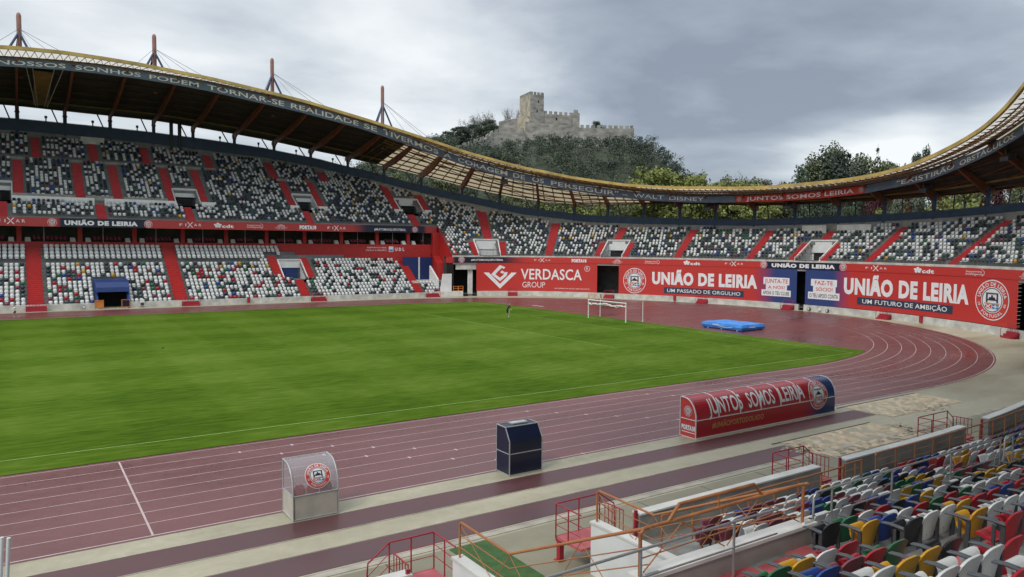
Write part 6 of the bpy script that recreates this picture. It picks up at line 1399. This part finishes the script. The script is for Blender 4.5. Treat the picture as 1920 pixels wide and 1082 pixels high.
# ================================================================== CASTLE
def cp(px_, py_, dep): return ray_at(px_, py_, dep)
castle = thing('hilltop_castle', 'grey stone castle with square keep and crenellated walls on the wooded hill', 'castle', tuple(cp(1000, 250, 340)))
def curtain(pts, th, drop, m, name, mer=True, parent=castle, back=True):
    """a wall through (px, py, depth) top points, with merlons"""
    P = [np.array(cp(*p)) for p in pts]; mb = MB()
    for a, b_ in zip(P[:-1], P[1:]):
        d = b_-a; n = np.array((-d[1], d[0], 0)); n = n/np.linalg.norm(n)*th
        if n@FW < 0: n = -n
        dz = np.array((0, 0, drop)); mb.hexa([a-dz, b_-dz, b_+n-dz, a+n-dz], [a, b_, b_+n, a+n], m)
        if mer:
            L_ = math.hypot(d[0], d[1]); k = max(1, int(L_/2.3))
            for i in range(k):
                q0, q1 = a+d*(i+.15)/k, a+d*(i+.72)/k; up = np.array((0, 0, 1.35)); nn = n*.4
                mb.hexa([q0+(0, 0, -.02), q1+(0, 0, -.02), q1+nn+(0, 0, -.02), q0+nn+(0, 0, -.02)], [q0+up, q1+up, q1+nn+up, q0+nn+up], m)
    return mb.build(name, parent)
# keep: three seen corners, the fourth completes the square
c0, c1, c2 = (np.array(cp(974.5, 185, 352)), np.array(cp(994.5, 177, 341)), np.array(cp(1020, 179, 344)))
ztop = (c1[2]+c2[2])/2; base = ztop-26; A = [np.array((p[0], p[1], 0)) for p in (c0, c1, c2)]; A.append(A[0]+A[2]-A[1])
mb = MB()
for i in range(4):
    p, q = A[i], A[(i+1) % 4]
    mb.poly([p+(0, 0, base), q+(0, 0, base), q+(0, 0, ztop), p+(0, 0, ztop)], 'stone_sunlit' if i == 0 else 'stone')
mb.poly([p+(0, 0, ztop) for p in A], 'stone'); keep = mb.build('keep', castle)
mb = MB(); ctr = sum(A)/4
for i in range(4):
    p, q = A[i], A[(i+1) % 4]; d = q-p; k = max(3, int(np.linalg.norm(d)/1.5)); n = (ctr-(p+q)/2); n = n/np.linalg.norm(n)*.55
    for j in range(k):
        u, v = p+d*(j+.12)/k, p+d*(j+.74)/k
        mb.hexa([u+(0, 0, ztop), v+(0, 0, ztop), v+n+(0, 0, ztop), u+n+(0, 0, ztop)], [u+(0, 0, ztop+1.3), v+(0, 0, ztop+1.3), v+n+(0, 0, ztop+1.3), u+n+(0, 0, ztop+1.3)], 'stone')
mb.build('battlement', keep)
for u, h in ((.45, 15), (.5, 8), (.6, 3.5)):
    mb = MB(); p = A[1]+(A[2]-A[1])*u; n = (ctr-(A[1]+A[2])/2); n = -n/np.linalg.norm(n)*.06; d = (A[2]-A[1])/np.linalg.norm(A[2]-A[1])*.28; z = base+26-h
    mb.poly([p+n-d+(0, 0, z), p+n+d+(0, 0, z), p+n+d+(0, 0, z+1.1), p+n-d+(0, 0, z+1.1)], 'black_void'); mb.build('window', keep)
curtain([(1019, 213, 345), (1076, 217, 347)], 2, 12, 'stone', 'courtyard_wall'); curtain([(1075, 211, 345), (1087, 212, 345.5)], 4, 14, 'stone', 'corner_turret')
mb = MB(); p, q = np.array(cp(1042, 226, 344.6)), np.array(cp(1045, 226, 344.7)); mb.poly([p, q, q+(0, 0, 1.3), p+(0, 0, 1.3)], 'black_void'); mb.build('window', castle)
curtain([(935, 228, 349), (955, 224, 347), (972, 222, 346)], 2, 9, 'stone', 'upper_wall', False)
curtain([(970, 219, 344), (985, 217, 341), (992, 225, 340.5)], 3, 12, 'stone_sunlit', 'buttress', False)
curtain([(985, 228, 339), (1020, 232, 338), (1060, 235, 339), (1087, 238, 340)], 2.2, 13, 'stone', 'curtain_wall', False)
curtain([(1087, 239.5, 340), (1108, 240, 340), (1140, 240.5, 341), (1182, 241.5, 343), (1189, 240, 344)], 2.0, 9, 'stone', 'rampart')
curtain([(866, 275, 322), (888, 269, 325), (911, 260, 329), (927, 249, 333), (946, 245, 335), (985, 246, 337)], 1.8, 8.5, 'stone', 'outer_wall')

# ================================================================== TREES
def leaf_cloud(rng, centers, radii, n, size, mats, mb_out, flat=.75, bias=None):
    """n small leaf faces round each clump centre; whole clumps share a tone"""
    for c_, r_ in zip(centers, radii):
        m_ = mats[min(2, max(0, int(rng.normal(1.0, .75)+.5)))]; k = max(4, int(n*r_*r_))
        d = rng.normal(size=(k, 3)); d /= np.linalg.norm(d, axis=1)[:, None]+1e-9; P = c_+d*(r_*(rng.uniform(.15, 1, k)**.55))[:, None]*np.array((1, 1, flat))
        nn = d*1.1+rng.normal(size=(k, 3))*.55; nn /= np.linalg.norm(nn, axis=1)[:, None]; a = np.cross(nn, rng.normal(size=(k, 3))); a /= np.linalg.norm(a, axis=1)[:, None]; b_ = np.cross(nn, a)
        s_ = size*rng.uniform(.55, 1.25, k)[:, None]; a, b_ = a*s_*.5, b_*s_*.36
        V = np.stack([P-a, P+b_*.9, P+a, P-b_*.9], 1).reshape(-1, 3); i = len(mb_out['v']); mb_out['n'] = mb_out.get('n', 0)
        mb_out['V'].append(V); mb_out['m'].append(np.full(k, mb_out['names'].index(m_)))
def cloud_mesh(name, names, out):
    V = np.concatenate(out['V']); mi = np.concatenate(out['m']); k = len(mi); me = bpy.data.meshes.new(name)
    me.vertices.add(4*k); me.vertices.foreach_set('co', V.ravel().astype('f')); me.loops.add(4*k); me.loops.foreach_set('vertex_index', np.arange(4*k, dtype='i')); me.polygons.add(k); me.polygons.foreach_set('loop_start', np.arange(0, 4*k, 4, dtype='i'))
    for n in names: me.materials.append(M[n])
    me.polygons.foreach_set('material_index', mi.astype('i')); me.update(calc_edges=True); return me
def out_for(names): return dict(V=[], m=[], names=names, v=[])
def limbs(mb, rng, p, d, l, r_, depth, m, spread=.55, tips=None, sides=5):
    q = p+d*l; mb.tube([p, (p+q)/2+rng.normal(size=3)*l*.05, q], [r_, r_*.8, r_*.6], m, sides if depth > 1 else 3, False)
    if tips is not None: tips.append((q, depth))
    if depth == 0: return
    for _ in range(3 if depth < 3 else 4):
        e_ = d+rng.normal(size=3)*spread; e_[2] = abs(e_[2])*.8+.15; e_ /= np.linalg.norm(e_); limbs(mb, rng, p+d*l*rng.uniform(.55, 1), e_, l*rng.uniform(.55, .78), r_*.52, depth-1, m, spread, tips, sides)
TREES = {}
def tree_kind(kind, pal, seed):
    """a tree about 15 m tall: trunk mesh and crown mesh, shared by every copy"""
    key = (kind, pal, seed)
    if key in TREES: return TREES[key]
    rng = np.random.default_rng(seed*17+len(kind)); names = ['leaf_%s_%d' % (pal, i) for i in range(3)]; mb = MB(); out = out_for(names); H = 15.0
    if kind == 'broad':
        tips = []; limbs(mb, rng, np.array((0, 0, 0.)), np.array((0, 0, 1.)), 4.6, .34, 3, 'bark', .6, tips)
        cs = [np.array((math.cos(a)*r_*4.0+.5*math.sin(h*9+seed), math.sin(a)*r_*4.0, 3.2+h*10.6)) for h, a, r_ in ((h, rng.uniform(0, 6.28), max(.12, 1-abs(h*1.9-.85)**2.6)**.5*rng.uniform(.3, 1.0)) for h in rng.uniform(0, 1, 70))]
        leaf_cloud(rng, cs, rng.uniform(.8, 1.75, len(cs)), 46, .48, names, out)
    elif kind == 'tall':
        tips = []; limbs(mb, rng, np.array((0, 0, 0.)), np.array((0, 0, 1.)), 6, .3, 2, 'bark', .35, tips)
        cs = []
        for _ in range(66): h = rng.uniform(.12, 1); r_ = (1-h)**.7*2.6+.25; a = rng.uniform(0, 6.28); q = rng.uniform(.2, 1); cs.append(np.array((math.cos(a)*r_*q, math.sin(a)*r_*q, h*H-.3+rng.normal()*.3)))
        leaf_cloud(rng, cs, rng.uniform(.65, 1.3, len(cs)), 75, .40, names, out, 1.3)
    elif kind == 'conifer':
        mb.tube([(0, 0, 0), (0, 0, 8), (0, 0, 15)], [.3, .18, .03], 'bark', 6); cs = []
        for i in range(13):
            h = .14+.84*i/12; r_ = (1-h)*3.6+.3
            for j in range(max(3, int(9*(1-h)+3))): a = rng.uniform(0, 6.28); q = rng.uniform(.45, 1); cs.append(np.array((math.cos(a)*r_*q, math.sin(a)*r_*q, h*H-q*.7)))
        leaf_cloud(rng, cs, rng.uniform(.45, .9, len(cs)), 48, .36, names, out, .45)
    elif kind == 'bare':
        tips = []; limbs(mb, rng, np.array((0, 0, 0.)), np.array((.02, 0, 1.)), 4.2, .26, 5, 'bark_grey', .55, tips)
        cs = [q for q, dp in tips if dp == 0 and rng.random() < .35]; leaf_cloud(rng, cs, np.full(len(cs), .5), 9, .2, names, out, 1)
    o1 = mb.build('trunk'); C.objects.unlink(o1); me = cloud_mesh('crown', names, out); TREES[key] = (o1.data, me); bpy.data.objects.remove(o1); return TREES[key]
counts = {}
DESC = {('broad', 'twig'): 'brownish twiggy rounded tree', ('broad', 'spring'): 'bright yellow-green leafy tree', ('broad', 'olive'): 'olive green bushy tree', ('broad', 'dark'): 'dark green rounded tree', ('broad', 'silver'): 'grey-green bushy tree', ('broad', 'maroon'): 'dark maroon leafed tree', ('broad', 'rust'): 'rusty brown leafed tree', ('tall', 'olive'): 'tall slender olive green tree', ('tall', 'dark'): 'tall dark upright tree', ('tall', 'deep'): 'tall very dark upright tree', ('tall', 'spring'): 'slim yellow-green tree', ('conifer', 'deep'): 'dark pointed conifer', ('bare', 'twig'): 'bare twiggy tree', ('bare', 'olive'): 'thin tree with first leaves', ('broad', 'deep'): 'blackish green dense tree', ('tall', 'silver'): 'tall grey-green feathery tree'}
def tree(kind, pal, px_, ytop, wpx, dep, where='behind the end stand', zbase=None):
    seed = 1+(len(counts)+sum(counts.values())) % 3; tm, cm = tree_kind(kind, pal, seed); P = ray_at(px_, ytop, dep); zb = float(land(P[:2])[0])-.2 if zbase is None else zbase; h = P[2]-zb; wd = wpx*dep/FPX
    root = bpy.data.objects.new('tree', None); C.objects.link(root); root.location = (P[0], P[1], zb); sxy = wd/(8.2 if kind == 'broad' else 4.6 if kind == 'tall' else 6.6 if kind == 'conifer' else 8.5); zm = TOPS.setdefault(cm.name, max(v.co.z for v in cm.vertices) if len(cm.vertices) else 13.0); root.scale = (sxy, sxy, h/zm); root.rotation_euler = (0, 0, rs2.uniform(0, 6.28))
    for n, d in (('trunk', tm), ('crown', cm)): o_ = bpy.data.objects.new(n, d); C.objects.link(o_); o_.parent = root
    k = (kind, pal, where); counts.setdefault(k, []) if False else None; ALLT.append((px_, root, DESC[(kind, pal)], where)); counts[k] = counts.get(k, 0)+1
ALLT = []; TOPS = {}
for a in [('bare', 'twig', 668, 302, 40, 175), ('bare', 'twig', 705, 292, 62, 170), ('bare', 'twig', 655, 284, 50, 180), ('broad', 'olive', 745, 318, 78, 172), ('broad', 'dark', 790, 318, 60, 176), ('broad', 'olive', 835, 322, 86, 178), ('broad', 'dark', 880, 338, 60, 170), ('conifer', 'deep', 915, 345, 48, 172), ('broad', 'olive', 955, 342, 78, 176), ('broad', 'silver', 985, 348, 50, 182), ('broad', 'spring', 1025, 345, 93, 185), ('broad', 'olive', 1060, 350, 73, 180), ('broad', 'spring', 1100, 352, 87, 178), ('tall', 'spring', 1125, 372, 40, 172), ('broad', 'olive', 1150, 350, 73, 182),
          ('broad', 'spring', 1190, 335, 93, 185), ('broad', 'spring', 1222, 308, 130, 190), ('broad', 'spring', 1265, 313, 124, 192), ('broad', 'spring', 1305, 324, 102, 186), ('broad', 'dark', 1316, 318, 44, 200), ('broad', 'olive', 1352, 326, 70, 196), ('broad', 'spring', 1345, 338, 87, 184), ('broad', 'olive', 1385, 336, 73, 190), ('broad', 'dark', 1392, 330, 44, 202), ('bare', 'olive', 1375, 316, 60, 204), ('broad', 'spring', 1425, 340, 102, 184), ('bare', 'twig', 1450, 338, 50, 198), ('broad', 'olive', 1465, 344, 73, 186),
          ('broad', 'olive', 1402, 331, 80, 196), ('broad', 'twig', 1436, 333, 70, 198), ('broad', 'olive', 1474, 338, 70, 194), ('broad', 'spring', 1385, 336, 80, 188), ('tall', 'dark', 1503, 308, 58, 180), ('tall', 'olive', 1528, 284, 72, 184), ('tall', 'dark', 1550, 270, 66, 182), ('tall', 'olive', 1566, 262, 58, 186), ('tall', 'deep', 1578, 276, 72, 178), ('tall', 'silver', 1604, 288, 76, 190), ('broad', 'olive', 1632, 284, 91, 192), ('conifer', 'deep', 1647, 276, 32, 205), ('broad', 'olive', 1664, 296, 78, 188), ('broad', 'silver', 1690, 305, 40, 192), ('broad', 'deep', 1718, 284, 44, 190), ('broad', 'deep', 1733, 268, 46, 190),
          ('broad', 'dark', 1508, 352, 60, 172), ('broad', 'deep', 1545, 350, 60, 170), ('broad', 'dark', 1590, 352, 56, 172), ('broad', 'maroon', 1642, 356, 52, 165), ('broad', 'spring', 1655, 388, 62, 158), ('broad', 'silver', 1683, 370, 44, 160), ('broad', 'silver', 1722, 362, 52, 162), ('broad', 'rust', 1705, 350, 50, 172), ('broad', 'rust', 1765, 345, 50, 170), ('broad', 'spring', 1800, 345, 96, 160), ('broad', 'olive', 1840, 340, 73, 165), ('broad', 'maroon', 1870, 332, 58, 158), ('broad', 'rust', 1895, 335, 40, 165), ('broad', 'olive', 1925, 330, 78, 150), ('broad', 'dark', 1620, 345, 60, 180), ('broad', 'dark', 1780, 350, 60, 185)]: tree(*a)
for a in [('bare', 'twig', 905, 205, 56, 352), ('bare', 'twig', 880, 222, 50, 350), ('bare', 'twig', 955, 196, 34, 356), ('broad', 'dark', 905, 226, 40, 348), ('broad', 'deep', 865, 236, 46, 346), ('broad', 'dark', 842, 246, 40, 345), ('broad', 'deep', 1119, 226, 32, 352), ('broad', 'deep', 822, 256, 44, 347), ('broad', 'dark', 855, 240, 46, 350), ('broad', 'deep', 884, 232, 44, 351), ('broad', 'dark', 918, 222, 44, 354), ('broad', 'deep', 928, 230, 30, 352), ('broad', 'deep', 800, 268, 40, 346), ('bare', 'twig', 892, 208, 46, 356), ('bare', 'twig', 918, 204, 40, 358), ('bare', 'twig', 968, 200, 28, 357)]: tree(*a, 'by the castle')
ALLT.sort(key=lambda q: q[0]); seen = {}
tot = {}
for _, _, d, wh in ALLT: tot[(d, wh)] = tot.get((d, wh), 0)+1
for _, root, d, wh in ALLT:
    seen[(d, wh)] = seen.get((d, wh), 0)+1; n = seen[(d, wh)]; lab = '%s %s' % (d, wh) if tot[(d, wh)] == 1 else '%s %s, %s from left of its kind' % (d, wh, ordinal(n))
    tag(root, lab, 'tree', 'trees '+wh)
# the wood covering the castle hill
rng = np.random.default_rng(21); names = ['leaf_%s_%d' % (p, i) for p in ('deep', 'dark', 'olive', 'twig') for i in range(3)]; out = out_for(names)
flat = FW*np.array((1, 1, 0)); flat /= np.linalg.norm(flat); rt = np.array((CR[0], CR[1], 0))/np.linalg.norm(CR[:2])
for _ in range(1500):
    dep = 206+158*rng.random()**.8; px_ = rng.uniform(540, 1300); p = CAM+flat*dep+rt*((px_-960)/FPX*dep); z = float(land(p[:2])[0]); X_, Y_, _z = project((p[0], p[1], z))
    if z < 4 or (dep > 331 and 915 < X_ < 1192) or (dep > 316 and 858 < X_ <= 915): continue
    lowmix = max(0, min(1, (285+22*math.sin(px_*.021)-dep)/34))*(1 if px_ > 840 else .4)
    pal = 'deep' if rng.random() < .5 else 'dark'
    if rng.random() < lowmix*.8: pal = 'twig' if rng.random() < .6 else 'olive'
    if 1190 < X_: pal = 'deep'
    far_ = dep > 322 or (dep > 300 and 850 < X_ < 995); R_ = rng.uniform(1.9, 3.6)*(.75 if far_ else 1); hgt = rng.uniform(1.6, 4.4)*(.6 if far_ else 1); tone = int(min(2, max(0, rng.normal(1, .8)+.5)))
    nm = ['leaf_%s_%d' % (pal, i) for i in range(3)]
    for _k in range(7):
        o_ = rng.normal(size=3)*R_*np.array((.5, .5, .35)); leaf_cloud(rng, [np.array((p[0], p[1], z+hgt))+o_], [R_*rng.uniform(.42, .62)], 13, .62, [nm[max(0, tone-1)], nm[tone], nm[min(2, tone+1)]], out, .8)
o = bpy.data.objects.new('hillside_wood', cloud_mesh('hillside_wood', names, out)); C.objects.link(o); o['label'] = 'dense dark green wood covering the castle hill'; o['category'] = 'wood'; o['kind'] = 'stuff'
for o in bpy.data.objects:
    if '_loc' in o.keys(): del o['_loc']
